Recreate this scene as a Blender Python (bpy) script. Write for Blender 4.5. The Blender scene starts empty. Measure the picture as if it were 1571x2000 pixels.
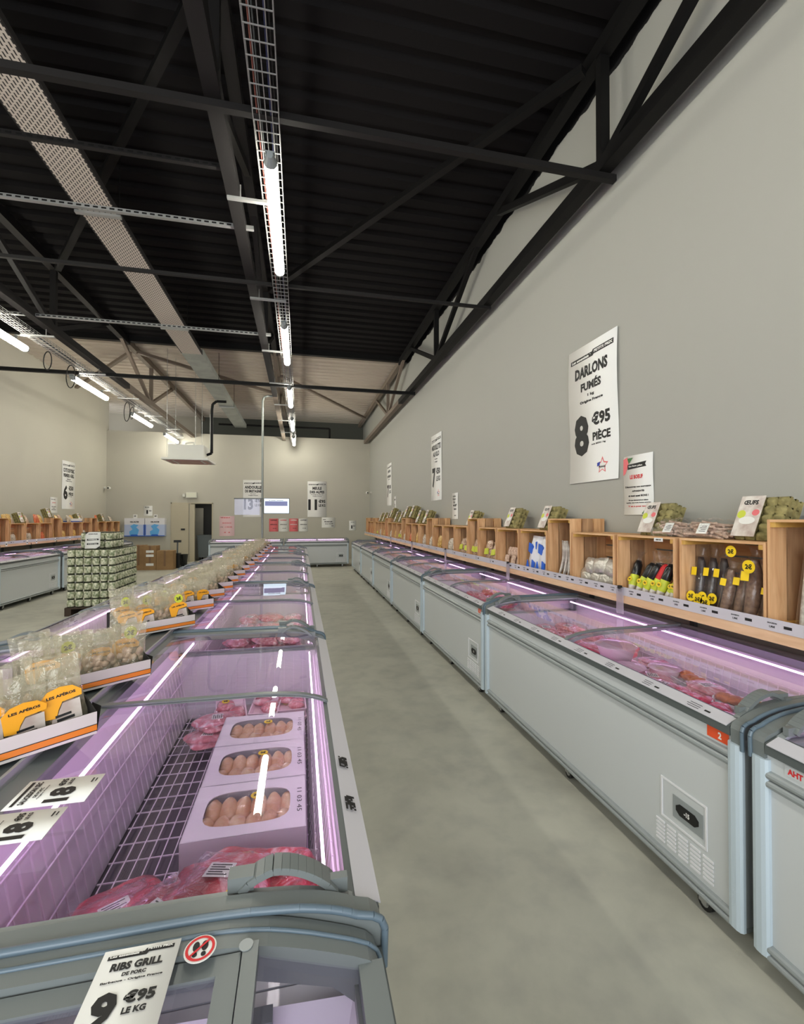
import bpy, bmesh, math, random
from mathutils import Vector, Matrix, noise
random.seed(7)
C = bpy.context.scene.collection
sc = bpy.context.scene
R = math.radians

# ------------------------------------------------------------------ camera, world, lights, exposure
cam_d = bpy.data.cameras.new('camera')
cam_d.sensor_fit = 'HORIZONTAL'; cam_d.sensor_width = 36.0
cam_d.lens = 36.0 * 890 / 1571
cam_d.clip_start = 0.05
cam = bpy.data.objects.new('camera', cam_d); C.objects.link(cam)
cam.location = (0, 0, 1.7)
cam.rotation_euler = (R(90.708), 0, R(-12.6))
sc.camera = cam
sc.view_settings.view_transform = 'Standard'
sc.view_settings.look = 'None'
sc.view_settings.gamma = 1.0
sc.view_settings.use_curve_mapping = False
sc.view_settings.exposure = 0.95
W = bpy.data.worlds.new('world'); sc.world = W; W.use_nodes = True
W.node_tree.nodes['Background'].inputs[0].default_value = (0.92, 0.96, 1.0, 1)
W.node_tree.nodes['Background'].inputs[1].default_value = 1.0
sc.cycles.use_denoising = True
sc.cycles.max_bounces = 8
sc.cycles.diffuse_bounces = 4
sc.cycles.glossy_bounces = 4
sc.cycles.transparent_max_bounces = 24
sc.cycles.caustics_reflective = False
sc.cycles.caustics_refractive = False
sc.cycles.sample_clamp_indirect = 6.0
LAMP = 30.0        # ceiling tube luminance
LED = 7.0         # freezer strip luminance
# fill light added behind the camera, tinted as if daylight came in
al = bpy.data.lights.new('front_fill', 'AREA'); al.shape = 'RECTANGLE'
al.size = 8.0; al.size_y = 3.6; al.energy = 190; al.color = (0.93, 0.97, 1.0)
alo = bpy.data.objects.new('front_fill', al); C.objects.link(alo)
alo.location = (-2.1, -3.9, 2.4); alo.rotation_euler = (R(90), 0, R(180))
alo.rotation_euler = (R(-90), 0, R(180)) if False else (R(90), 0, 0)

# ------------------------------------------------------------------ materials
def lin(c):
    c = c / 255.0
    return c / 12.92 if c <= 0.04045 else ((c + 0.055) / 1.055) ** 2.4
def rgb(*c): return (lin(c[0]), lin(c[1]), lin(c[2]), 1)
MATS = {}
def mat(name, col, rough=0.5, metal=0.0, var=None, vscale=8.0, bump=0.0, bscale=40.0, coat=0.0, emit=None, est=0.0, spec=None, detail=3.0):
    if name in MATS: return MATS[name]
    m = bpy.data.materials.new(name); m.use_nodes = True; nt = m.node_tree
    b = nt.nodes['Principled BSDF']
    b.inputs['Base Color'].default_value = rgb(*col)
    b.inputs['Roughness'].default_value = rough
    b.inputs['Metallic'].default_value = metal
    if coat: b.inputs['Coat Weight'].default_value = coat
    if spec is not None: b.inputs['Specular IOR Level'].default_value = spec
    tc = None
    if var or bump:
        tc = nt.nodes.new('ShaderNodeTexCoord')
    if var:
        n = nt.nodes.new('ShaderNodeTexNoise'); n.inputs['Scale'].default_value = vscale; n.inputs['Detail'].default_value = detail
        r = nt.nodes.new('ShaderNodeValToRGB'); r.color_ramp.elements[0].position = 0.36; r.color_ramp.elements[1].position = 0.64
        r.color_ramp.elements[0].color = rgb(*var); r.color_ramp.elements[1].color = rgb(*col)
        nt.links.new(tc.outputs['Object'], n.inputs['Vector']); nt.links.new(n.outputs['Fac'], r.inputs['Fac'])
        nt.links.new(r.outputs['Color'], b.inputs['Base Color'])
    if bump:
        n2 = nt.nodes.new('ShaderNodeTexNoise'); n2.inputs['Scale'].default_value = bscale; n2.inputs['Detail'].default_value = 4
        bp = nt.nodes.new('ShaderNodeBump'); bp.inputs['Strength'].default_value = bump; bp.inputs['Distance'].default_value = 0.01
        nt.links.new(tc.outputs['Object'], n2.inputs['Vector']); nt.links.new(n2.outputs['Fac'], bp.inputs['Height'])
        nt.links.new(bp.outputs['Normal'], b.inputs['Normal'])
    if emit:
        b.inputs['Emission Color'].default_value = rgb(*emit); b.inputs['Emission Strength'].default_value = est
    MATS[name] = m; return m
def glassmat(name, tint, gloss=1.0, rough=0.02, haze=0.0, hazecol=(255, 255, 255), bump=0.0, bscale=30.0, ior=1.45, solid=False):
    if name in MATS: return MATS[name]
    m = bpy.data.materials.new(name); m.use_nodes = True; nt = m.node_tree
    for n in list(nt.nodes): nt.nodes.remove(n)
    out = nt.nodes.new('ShaderNodeOutputMaterial')
    tr = nt.nodes.new('ShaderNodeBsdfTransparent'); tr.inputs[0].default_value = tint + (1,)
    gl = nt.nodes.new('ShaderNodeBsdfGlossy'); gl.inputs['Roughness'].default_value = rough; gl.inputs[0].default_value = (gloss, gloss, gloss, 1)
    fr = nt.nodes.new('ShaderNodeFresnel'); fr.inputs['IOR'].default_value = ior
    mx = nt.nodes.new('ShaderNodeMixShader')
    # thin pane: the same reflectance from either side; a solid pane reflects only where light enters
    gm = nt.nodes.new('ShaderNodeNewGeometry'); mr = nt.nodes.new('ShaderNodeMapRange'); mr.inputs[3].default_value = ior; mr.inputs[4].default_value = 1 / ior
    nt.links.new(gm.outputs['Backfacing'], mr.inputs[0]); nt.links.new(mr.outputs[0], fr.inputs['IOR'])
    mm = nt.nodes.new('ShaderNodeMath'); mm.operation = 'MULTIPLY'; mr2 = nt.nodes.new('ShaderNodeMapRange'); mr2.inputs[3].default_value = 1; mr2.inputs[4].default_value = 0 if solid else 1
    nt.links.new(gm.outputs['Backfacing'], mr2.inputs[0]); nt.links.new(fr.outputs[0], mm.inputs[0]); nt.links.new(mr2.outputs[0], mm.inputs[1])
    nt.links.new(mm.outputs[0], mx.inputs[0]); nt.links.new(tr.outputs[0], mx.inputs[1]); nt.links.new(gl.outputs[0], mx.inputs[2])
    last = mx
    if haze > 0:
        df = nt.nodes.new('ShaderNodeBsdfTranslucent'); df.inputs[0].default_value = rgb(*hazecol)
        d2 = nt.nodes.new('ShaderNodeBsdfDiffuse'); d2.inputs[0].default_value = rgb(*hazecol)
        ad = nt.nodes.new('ShaderNodeMixShader'); ad.inputs[0].default_value = 0.5
        nt.links.new(df.outputs[0], ad.inputs[1]); nt.links.new(d2.outputs[0], ad.inputs[2])
        mz = nt.nodes.new('ShaderNodeMixShader'); mz.inputs[0].default_value = haze
        nt.links.new(mx.outputs[0], mz.inputs[1]); nt.links.new(ad.outputs[0], mz.inputs[2]); last = mz
    if bump:
        tc = nt.nodes.new('ShaderNodeTexCoord'); n2 = nt.nodes.new('ShaderNodeTexNoise'); n2.inputs['Scale'].default_value = bscale
        n2.inputs['Detail'].default_value = 3; n2.inputs['Distortion'].default_value = 1.0
        bp = nt.nodes.new('ShaderNodeBump'); bp.inputs['Strength'].default_value = bump; bp.inputs['Distance'].default_value = 0.02
        nt.links.new(tc.outputs['Object'], n2.inputs['Vector']); nt.links.new(n2.outputs['Fac'], bp.inputs['Height'])
        nt.links.new(bp.outputs['Normal'], gl.inputs['Normal']); nt.links.new(bp.outputs['Normal'], fr.inputs['Normal'])
        if haze > 0: nt.links.new(bp.outputs['Normal'], d2.inputs['Normal'])
    nt.links.new(last.outputs[0], out.inputs[0])
    MATS[name] = m; return m
def emitmat(name, col, st):
    if name in MATS: return MATS[name]
    m = bpy.data.materials.new(name); m.use_nodes = True; nt = m.node_tree
    for n in list(nt.nodes): nt.nodes.remove(n)
    out = nt.nodes.new('ShaderNodeOutputMaterial'); e = nt.nodes.new('ShaderNodeEmission')
    e.inputs[0].default_value = rgb(*col); e.inputs[1].default_value = st
    nt.links.new(e.outputs[0], out.inputs[0]); MATS[name] = m; return m
def woodmat(name, c1, c2, ax='Z'):
    if name in MATS: return MATS[name]
    m = bpy.data.materials.new(name); m.use_nodes = True; nt = m.node_tree; b = nt.nodes['Principled BSDF']
    tc = nt.nodes.new('ShaderNodeTexCoord'); mp = nt.nodes.new('ShaderNodeMapping')
    s = {'Z': (14, 14, 1.6), 'Y': (14, 1.6, 14), 'X': (1.6, 14, 14)}[ax]; mp.inputs['Scale'].default_value = s
    n = nt.nodes.new('ShaderNodeTexNoise'); n.inputs['Scale'].default_value = 1.6; n.inputs['Detail'].default_value = 5; n.inputs['Distortion'].default_value = 0.6
    oi = nt.nodes.new('ShaderNodeObjectInfo')
    r = nt.nodes.new('ShaderNodeValToRGB'); r.color_ramp.elements[0].position = 0.3; r.color_ramp.elements[1].position = 0.7
    r.color_ramp.elements[0].color = rgb(*c1); r.color_ramp.elements[1].color = rgb(*c2)
    ad = nt.nodes.new('ShaderNodeVectorMath'); ad.operation = 'ADD'
    ml = nt.nodes.new('ShaderNodeMath'); ml.operation = 'MULTIPLY'; ml.inputs[1].default_value = 37.0
    nt.links.new(oi.outputs['Random'], ml.inputs[0]); nt.links.new(tc.outputs['Object'], mp.inputs[0]); nt.links.new(mp.outputs[0], ad.inputs[0]); nt.links.new(ml.outputs[0], ad.inputs[1])
    nt.links.new(ad.outputs[0], n.inputs['Vector']); nt.links.new(n.outputs['Fac'], r.inputs['Fac']); nt.links.new(r.outputs[0], b.inputs['Base Color'])
    b.inputs['Roughness'].default_value = 0.65
    MATS[name] = m; return m

def floor_mat():
    m = bpy.data.materials.new('polished_concrete'); m.use_nodes = True; nt = m.node_tree; b = nt.nodes['Principled BSDF']
    tc = nt.nodes.new('ShaderNodeTexCoord')
    n = nt.nodes.new('ShaderNodeTexNoise'); n.inputs['Scale'].default_value = 1.3; n.inputs['Detail'].default_value = 8; n.inputs['Roughness'].default_value = 0.6; n.inputs['Distortion'].default_value = 0.5
    r = nt.nodes.new('ShaderNodeValToRGB'); r.color_ramp.elements[0].position = 0.3; r.color_ramp.elements[1].position = 0.72
    r.color_ramp.elements[0].color = rgb(162, 161, 149); r.color_ramp.elements[1].color = rgb(188, 187, 174)
    nt.links.new(tc.outputs['Object'], n.inputs['Vector']); nt.links.new(n.outputs['Fac'], r.inputs['Fac'])
    n2 = nt.nodes.new('ShaderNodeTexNoise'); n2.inputs['Scale'].default_value = 5.5; n2.inputs['Detail'].default_value = 6
    r2 = nt.nodes.new('ShaderNodeValToRGB'); r2.color_ramp.elements[0].position = 0.30; r2.color_ramp.elements[1].position = 0.55
    r2.color_ramp.elements[0].color = (0.86, 0.86, 0.88, 1); r2.color_ramp.elements[1].color = (1, 1, 1, 1)
    nt.links.new(tc.outputs['Object'], n2.inputs['Vector']); nt.links.new(n2.outputs['Fac'], r2.inputs['Fac'])
    mx = nt.nodes.new('ShaderNodeMix'); mx.data_type = 'RGBA'; mx.blend_type = 'MULTIPLY'; mx.inputs[0].default_value = 1
    nt.links.new(r.outputs[0], mx.inputs[6]); nt.links.new(r2.outputs[0], mx.inputs[7]); nt.links.new(mx.outputs[2], b.inputs['Base Color'])
    r3 = nt.nodes.new('ShaderNodeMapRange'); r3.inputs[3].default_value = 0.36; r3.inputs[4].default_value = 0.62
    nt.links.new(n.outputs['Fac'], r3.inputs[0]); nt.links.new(r3.outputs[0], b.inputs['Roughness'])
    b.inputs['Specular IOR Level'].default_value = 0.35
    MATS['floor'] = m; return m
def wall_right_mat():
    # grey paint with the black roof paint oversprayed raggedly along its top edge
    m = bpy.data.materials.new('painted_wall_overspray'); m.use_nodes = True; nt = m.node_tree; b = nt.nodes['Principled BSDF']
    tc = nt.nodes.new('ShaderNodeTexCoord'); sx = nt.nodes.new('ShaderNodeSeparateXYZ'); nt.links.new(tc.outputs['Object'], sx.inputs[0])
    n = nt.nodes.new('ShaderNodeTexNoise'); n.inputs['Scale'].default_value = 3.0; n.inputs['Detail'].default_value = 6
    nt.links.new(tc.outputs['Object'], n.inputs['Vector'])
    mu = nt.nodes.new('ShaderNodeMath'); mu.operation = 'MULTIPLY_ADD'; mu.inputs[1].default_value = 0.22; nt.links.new(n.outputs['Fac'], mu.inputs[0]); nt.links.new(sx.outputs['Z'], mu.inputs[2])
    gt = nt.nodes.new('ShaderNodeMath'); gt.operation = 'GREATER_THAN'; gt.inputs[1].default_value = 6.0; nt.links.new(mu.outputs[0], gt.inputs[0])
    ly = nt.nodes.new('ShaderNodeMath'); ly.operation = 'LESS_THAN'; ly.inputs[1].default_value = 12.1; nt.links.new(sx.outputs['Y'], ly.inputs[0])
    an = nt.nodes.new('ShaderNodeMath'); an.operation = 'MULTIPLY'; nt.links.new(gt.outputs[0], an.inputs[0]); nt.links.new(ly.outputs[0], an.inputs[1])
    mx = nt.nodes.new('ShaderNodeMix'); mx.data_type = 'RGBA'; nt.links.new(an.outputs[0], mx.inputs[0])
    mx.inputs[6].default_value = rgb(162, 162, 155); mx.inputs[7].default_value = rgb(13, 12, 13)
    nt.links.new(mx.outputs[2], b.inputs['Base Color']); b.inputs['Roughness'].default_value = 0.75
    return m
def perf_mat():
    # galvanised sheet with staggered dark slots
    m = bpy.data.materials.new('perforated_sheet'); m.use_nodes = True; nt = m.node_tree; b = nt.nodes['Principled BSDF']
    tc = nt.nodes.new('ShaderNodeTexCoord'); mp = nt.nodes.new('ShaderNodeMapping'); mp.inputs['Rotation'].default_value = (0, 0, R(90))
    br = nt.nodes.new('ShaderNodeTexBrick'); br.inputs['Scale'].default_value = 1.0
    br.inputs['Brick Width'].default_value = 0.062; br.inputs['Row Height'].default_value = 0.03; br.inputs['Mortar Size'].default_value = 0.0095; br.inputs['Mortar Smooth'].default_value = 0.1
    br.inputs['Color1'].default_value = rgb(38, 36, 36); br.inputs['Color2'].default_value = rgb(38, 36, 36); br.inputs['Mortar'].default_value = rgb(196, 186, 176)
    nt.links.new(tc.outputs['Object'], mp.inputs[0]); nt.links.new(mp.outputs[0], br.inputs['Vector'])
    nt.links.new(br.outputs['Color'], b.inputs['Base Color']); b.inputs['Roughness'].default_value = 0.5; b.inputs['Metallic'].default_value = 0.15
    return m
def meat_mat(name, a, bcol, c, scale):
    m = bpy.data.materials.new(name); m.use_nodes = True; nt = m.node_tree; b = nt.nodes['Principled BSDF']
    tc = nt.nodes.new('ShaderNodeTexCoord'); oi = nt.nodes.new('ShaderNodeObjectInfo')
    ad = nt.nodes.new('ShaderNodeVectorMath'); ad.operation = 'ADD'; ml = nt.nodes.new('ShaderNodeMath'); ml.operation = 'MULTIPLY'; ml.inputs[1].default_value = 51.0
    nt.links.new(oi.outputs['Random'], ml.inputs[0]); nt.links.new(tc.outputs['Object'], ad.inputs[0]); nt.links.new(ml.outputs[0], ad.inputs[1])
    n = nt.nodes.new('ShaderNodeTexNoise'); n.inputs['Scale'].default_value = scale; n.inputs['Detail'].default_value = 5; n.inputs['Distortion'].default_value = 2.2
    nt.links.new(ad.outputs[0], n.inputs['Vector'])
    r = nt.nodes.new('ShaderNodeValToRGB'); r.color_ramp.elements[0].position = 0.40; r.color_ramp.elements[1].position = 0.68
    e = r.color_ramp.elements.new(0.57); r.color_ramp.elements[0].color = rgb(*a); e.color = rgb(*bcol); r.color_ramp.elements[2].color = rgb(*c)
    nt.links.new(n.outputs['Fac'], r.inputs['Fac']); nt.links.new(r.outputs[0], b.inputs['Base Color'])
    b.inputs['Roughness'].default_value = 0.28; b.inputs['Coat Weight'].default_value = 0.7; b.inputs['Coat Roughness'].default_value = 0.12
    n2 = nt.nodes.new('ShaderNodeTexNoise'); n2.inputs['Scale'].default_value = 38; n2.inputs['Detail'].default_value = 4; n2.inputs['Distortion'].default_value = 1.5
    bp = nt.nodes.new('ShaderNodeBump'); bp.inputs['Strength'].default_value = 0.7; bp.inputs['Distance'].default_value = 0.01
    nt.links.new(ad.outputs[0], n2.inputs['Vector']); nt.links.new(n2.outputs['Fac'], bp.inputs['Height']); nt.links.new(bp.outputs['Normal'], b.inputs['Normal']); nt.links.new(bp.outputs['Normal'], b.inputs['Coat Normal'])
    MATS[name] = m; return m

M_FLOOR = floor_mat(); M_WALLR = wall_right_mat(); M_PERF = perf_mat()
M_WALL = mat('painted_wall', (184, 181, 168), 0.75, var=(179, 176, 164), vscale=0.6)
M_WALLB = mat('painted_back_wall', (176, 170, 156), 0.8)
M_WALLB_DIM = mat('back_wall_dim', (88, 90, 84), 0.8)  # same back wall as above, its dimmer light put into the colour
M_CEIL = mat('black_roof_deck', (16, 14, 15), 0.8, spec=0.15)
M_CEILW = mat('pale_roof_deck', (190, 180, 166), 0.7)
M_BLACK = mat('black_painted_steel', (11, 10, 10), 0.6, spec=0.25)
M_STEELD = mat('dark_painted_steel', (22, 20, 20), 0.6, spec=0.3)
M_GALV = mat('galvanised_steel', (165, 166, 164), 0.38, 0.6)
M_WIRE = mat('galvanised_wire', (150, 150, 148), 0.45, 0.3)
M_GALVL = mat('galvanised_duct', (150, 155, 150), 0.45, 0.4, var=(135, 140, 136), vscale=3)
M_WHITE = mat('white_coated_panel', (195, 199, 201), 0.32, coat=0.2)
M_GREY = mat('grey_plastic_rim', (112, 118, 118), 0.38)
M_GREYD = mat('dark_grey_rim', (84, 90, 90), 0.4)
M_GREYL = mat('light_grey_rail', (142, 148, 149), 0.33)
M_BLUE = mat('blue_grey_post', (186, 200, 210), 0.3)
M_BEAD = mat('blue_grey_bead', (92, 108, 120), 0.35)
M_RUBBER = mat('black_rubber', (18, 18, 18), 0.6)
M_LINER = mat('white_liner', (214, 206, 214), 0.4)
M_BASED = mat('dark_base_tray', (70, 64, 72), 0.6)
M_WHWIRE = mat('white_coated_wire', (226, 214, 226), 0.35)
M_GLASS = glassmat('lid_glass', (0.92, 0.91, 0.95), 1.0, 0.012, haze=0.02, hazecol=(225, 215, 235), ior=1.45, solid=True)
M_LED = emitmat('pink_led', (246, 198, 252), LED)
M_LED2 = emitmat('pink_led_front', (250, 206, 248), LED * .8)
M_TUBE = emitmat('fluorescent_diffuser', (255, 251, 236), LAMP)
M_PAPER = mat('white_paper', (226, 226, 222), 0.6)
M_INK = mat('black_ink', (20, 20, 20), 0.6)
M_RED = mat('red_ink', (206, 44, 48), 0.6)
M_PINKP = mat('pink_paper', (226, 192, 196), 0.6)
M_REDP = mat('red_paper', (224, 112, 116), 0.6)
M_BLUEI = mat('blue_ink', (40, 62, 160), 0.6)
M_GREENI = mat('green_ink', (60, 110, 62), 0.6)
M_WOOD = woodmat('crate_pine', (186, 138, 92), (226, 184, 138), 'Z')
M_WOODY = woodmat('crate_pine_long', (190, 142, 96), (228, 188, 142), 'Y')
M_WOOD2 = woodmat('crate_pine_weathered', (146, 110, 78), (190, 152, 112), 'Z')
M_WOODY2 = woodmat('crate_pine_long_orange', (196, 132, 80), (224, 172, 118), 'Y')
M_WOODX = woodmat('crate_pine_cross', (182, 134, 88), (222, 180, 134), 'X')
M_WOODB = woodmat('shelf_pine', (206, 168, 132), (226, 194, 160), 'Y')
M_BLOCK = mat('yellow_wood_block', (206, 164, 84), 0.6, var=(190, 148, 72), vscale=20)
M_STRIP = mat('clear_price_rail', (196, 195, 202), 0.25)
M_CARD = mat('tray_cardboard_inside', (24, 21, 19), 0.8)
M_CARDW = mat('tray_grey_print', (206, 200, 196), 0.55)
M_ORANGE = mat('orange_print', (222, 128, 36), 0.5)
M_KRAFT = mat('kraft_cardboard', (150, 118, 80), 0.8, var=(136, 106, 70), vscale=3)
M_TAPE = mat('brown_tape', (116, 86, 56), 0.4)
M_FILM = glassmat('crinkled_film', (0.93, 0.93, 0.91), 1.0, 0.06, haze=0.2, hazecol=(250, 244, 218), bump=1.0, bscale=22, ior=1.5)
M_FILMB = glassmat('window_film', (0.96, 0.96, 0.96), 1.0, 0.05, haze=0.03, bump=0.5, bscale=18)
M_SNACK = mat('pale_snack', (232, 200, 150), 0.6, var=(170, 132, 92), vscale=40)
M_SNACKP = mat('pink_grey_snack', (212, 184, 164), 0.6, var=(168, 138, 120), vscale=40)
M_STICK = mat('yellow_sticker', (240, 206, 24), 0.5)
M_LIME = mat('lime_print', (196, 206, 60), 0.5)
M_OLABEL = mat('amber_label', (240, 166, 32), 0.5)
M_PULP = mat('olive_moulded_pulp', (152, 142, 92), 0.8, var=(112, 104, 64), vscale=25)
M_EGGL = mat('printed_egg_label', (214, 208, 200), 0.4, var=(176, 158, 150), vscale=14)
M_SAUSD = mat('dark_sausage', (62, 46, 42), 0.5, var=(38, 28, 28), vscale=30)
M_SAUSB = mat('brown_sausage', (134, 104, 84), 0.6, var=(100, 74, 60), vscale=40)
M_SAUSW = mat('white_rind_sausage', (214, 210, 202), 0.6, var=(172, 162, 154), vscale=30)
M_FOIL = mat('silver_foil', (196, 192, 184), 0.25, 0.5, bump=1.0, bscale=30)
M_BLKPK = mat('black_packaging', (26, 28, 30), 0.25)
M_BLUEPK = mat('blue_packaging', (30, 92, 200), 0.35)
M_WHPK = mat('white_packaging', (222, 222, 226), 0.35)
M_MEAT = meat_mat('marbled_red_meat', (150, 4, 26), (206, 20, 48), (240, 190, 196), 5.5)
M_MEATP = meat_mat('pink_meat', (206, 104, 116), (236, 160, 168), (248, 224, 226), 12.0)
M_MEATR = meat_mat('bright_red_meat', (206, 36, 76), (228, 92, 116), (246, 190, 200), 14.0)
M_PINKT = mat('pink_tray', (246, 220, 230), 0.4)
M_PIEBOX = mat('white_carton', (232, 226, 232), 0.55)
M_ROLL = mat('golden_poultry', (236, 202, 160), 0.45, var=(216, 160, 116), vscale=14)
M_TINL = mat('green_cream_label', (222, 220, 196), 0.45, var=(122, 134, 98), vscale=26, detail=1.0)
M_TIN = mat('tin_rim_shade', (58, 62, 46), 0.5, 0.2)  # can ends coloured dark to stand for the shade in gaps between tins
M_PALLET = mat('dark_pallet_wood', (58, 44, 34), 0.8)
M_DOOR = mat('beige_door', (180, 172, 150), 0.55)
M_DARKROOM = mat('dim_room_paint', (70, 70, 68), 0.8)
M_BIN = mat('grey_bin_plastic', (104, 112, 114), 0.5)
M_ACW = mat('white_ac_casing', (208, 208, 200), 0.45)
M_ACP = mat('pinkish_ac_grille', (178, 140, 130), 0.5)
M_BLUEBOX = mat('pale_blue_print', (182, 196, 226), 0.4)
M_BLUED = mat('deep_blue_print', (38, 92, 190), 0.4)
M_CYAN = mat('cyan_print', (96, 172, 230), 0.4)
M_SCREEN = emitmat('lit_screen', (214, 232, 245), 1.1)

# ------------------------------------------------------------------ mesh builder
class MB:
    def __init__(s): s.v = []; s.f = []; s.mi = []; s.sm = []; s.cur = 0; s.mats = []
    def use(s, m):
        if m not in s.mats: s.mats.append(m)
        s.cur = s.mats.index(m); return s
    def add(s, vs, fs, smooth=False, M=None):
        o = len(s.v)
        for p in vs: s.v.append(tuple(M @ Vector(p)) if M is not None else tuple(p))
        for f in fs: s.f.append(tuple(i + o for i in f)); s.mi.append(s.cur); s.sm.append(smooth)
        return s
    def box(s, a, b, M=None):
        (x0, y0, z0), (x1, y1, z1) = a, b
        if x0 > x1: x0, x1 = x1, x0
        if y0 > y1: y0, y1 = y1, y0
        if z0 > z1: z0, z1 = z1, z0
        return s.add([(x0, y0, z0), (x1, y0, z0), (x1, y1, z0), (x0, y1, z0), (x0, y0, z1), (x1, y0, z1), (x1, y1, z1), (x0, y1, z1)],
                     [(0, 3, 2, 1), (4, 5, 6, 7), (0, 1, 5, 4), (1, 2, 6, 5), (2, 3, 7, 6), (3, 0, 4, 7)], M=M)
    def cyl(s, p, q, r, r2=None, n=12, cap=True, smooth=True):
        p = Vector(p); q = Vector(q); d = (q - p)
        if d.length < 1e-9: return s
        d.normalize(); u = d.orthogonal().normalized(); w = d.cross(u); r2 = r if r2 is None else r2
        vs = []; fs = []
        for c, rr in ((p, r), (q, r2)):
            for i in range(n):
                a = 2 * math.pi * i / n; vs.append(c + (u * math.cos(a) + w * math.sin(a)) * rr)
        for i in range(n): fs.append((i, (i + 1) % n, n + (i + 1) % n, n + i))
        s.add(vs, fs, smooth)
        if cap: s.add(vs, [tuple(range(n - 1, -1, -1)), tuple(range(n, 2 * n))])
        return s
    def bar(s, p, q, w, h=None, upv=(0, 0, 1)):
        h = w if h is None else h; p = Vector(p); q = Vector(q); d = (q - p).normalized(); up = Vector(upv)
        if abs(d.dot(up)) > 0.99: up = Vector((1, 0, 0))
        sx = d.cross(up).normalized() * w / 2; uz = sx.cross(d).normalized() * h / 2
        vs = [p - sx - uz, p + sx - uz, p + sx + uz, p - sx + uz, q - sx - uz, q + sx - uz, q + sx + uz, q - sx + uz]
        return s.add(vs, [(0, 1, 2, 3), (7, 6, 5, 4), (0, 4, 5, 1), (1, 5, 6, 2), (2, 6, 7, 3), (3, 7, 4, 0)])
    def tube(s, pts, r, n=8):
        for a, b in zip(pts[:-1], pts[1:]): s.cyl(a, b, r, n=n)
        return s
    def prism(s, poly, axis, a, b, smooth=False):
        # poly of 2D points extruded along an axis; 'y': poly=(x,z); 'x': poly=(y,z); 'z': poly=(x,y)
        def P(p, t): return (p[0], t, p[1]) if axis == 'y' else ((t, p[0], p[1]) if axis == 'x' else (p[0], p[1], t))
        n = len(poly); vs = [P(p, a) for p in poly] + [P(p, b) for p in poly]
        s.add(vs, [(i, (i + 1) % n, n + (i + 1) % n, n + i) for i in range(n)], smooth)
        return s.add(vs, [tuple(range(n - 1, -1, -1)), tuple(range(n, 2 * n))])
    def sweep(s, prof, y0, y1, t):
        # thick sheet along a profile of (x, z) points, from y0 to y1, thickness t below it
        low = [(x, z - t) for x, z in prof][::-1]
        return s.prism(list(prof) + low, 'y', y0, y1)
    def blob(s, c, r, seed=0, amp=0.15, sub=2, fr=2.0, M=None):
        bm = bmesh.new(); bmesh.ops.create_icosphere(bm, subdivisions=sub, radius=1.0)
        vs = []
        for v in bm.verts:
            k = 1 + amp * noise.noise(v.co * fr + Vector((seed * 3.1, seed * 1.7, seed)))
            vs.append((c[0] + v.co.x * r[0] * k, c[1] + v.co.y * r[1] * k, c[2] + v.co.z * r[2] * k))
        fs = [tuple(v.index for v in f.verts) for f in bm.faces]; bm.free()
        return s.add(vs, fs, True, M)
    def lathe(s, prof, n=20, c=(0, 0, 0), smooth=True):
        vs = []; fs = []
        for r, z in prof:
            for i in range(n):
                a = 2 * math.pi * i / n; vs.append((c[0] + r * math.cos(a), c[1] + r * math.sin(a), c[2] + z))
        for j in range(len(prof) - 1):
            for i in range(n): fs.append((j * n + i, j * n + (i + 1) % n, (j + 1) * n + (i + 1) % n, (j + 1) * n + i))
        return s.add(vs, fs, smooth)
    def mesh(s, name):
        me = bpy.data.meshes.new(name); me.from_pydata(s.v, [], s.f)
        for m in s.mats: me.materials.append(m)
        me.polygons.foreach_set('material_index', s.mi); me.polygons.foreach_set('use_smooth', s.sm)
        me.update(); return me
    def build(s, name, parent=None, loc=(0, 0, 0), rot=(0, 0, 0)):
        o = bpy.data.objects.new(name, s.mesh(name)); C.objects.link(o); o.location = loc; o.rotation_euler = rot
        if parent is not None: o.parent = parent
        return o
def mb(m): return MB().use(m)
def tag(o, label=None, cat=None, group=None, kind=None):
    if label: o['label'] = label
    if cat: o['category'] = cat
    if group: o['group'] = group
    if kind: o['kind'] = kind
    return o
def empty(name, loc=(0, 0, 0), rz=0, label=None, cat=None, group=None):
    o = bpy.data.objects.new(name, None); C.objects.link(o); o.location = loc; o.rotation_euler = (0, 0, rz); o.empty_display_size = 0.1
    return tag(o, label, cat, group)
KIDS = {}
def kids(o):
    return list(o.children)
def copy_tree(o, parent=None):
    c = o.copy(); C.objects.link(c); c.parent = parent
    for ch in kids(o): copy_tree(ch, c)
    return c
def inst(proto, used, loc, rz=0, label=None, group=None, rot=None, scale=None, cat=None):
    if not used: o = proto; used.append(1)
    else: o = copy_tree(proto)
    o.location = loc; o.rotation_euler = rot if rot else (0, 0, rz)
    if scale: o.scale = scale
    tag(o, label, cat, group); return o
def struct(mbd, name, **k):
    o = mbd.build(name, **k); o['kind'] = 'structure'; return o

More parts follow.
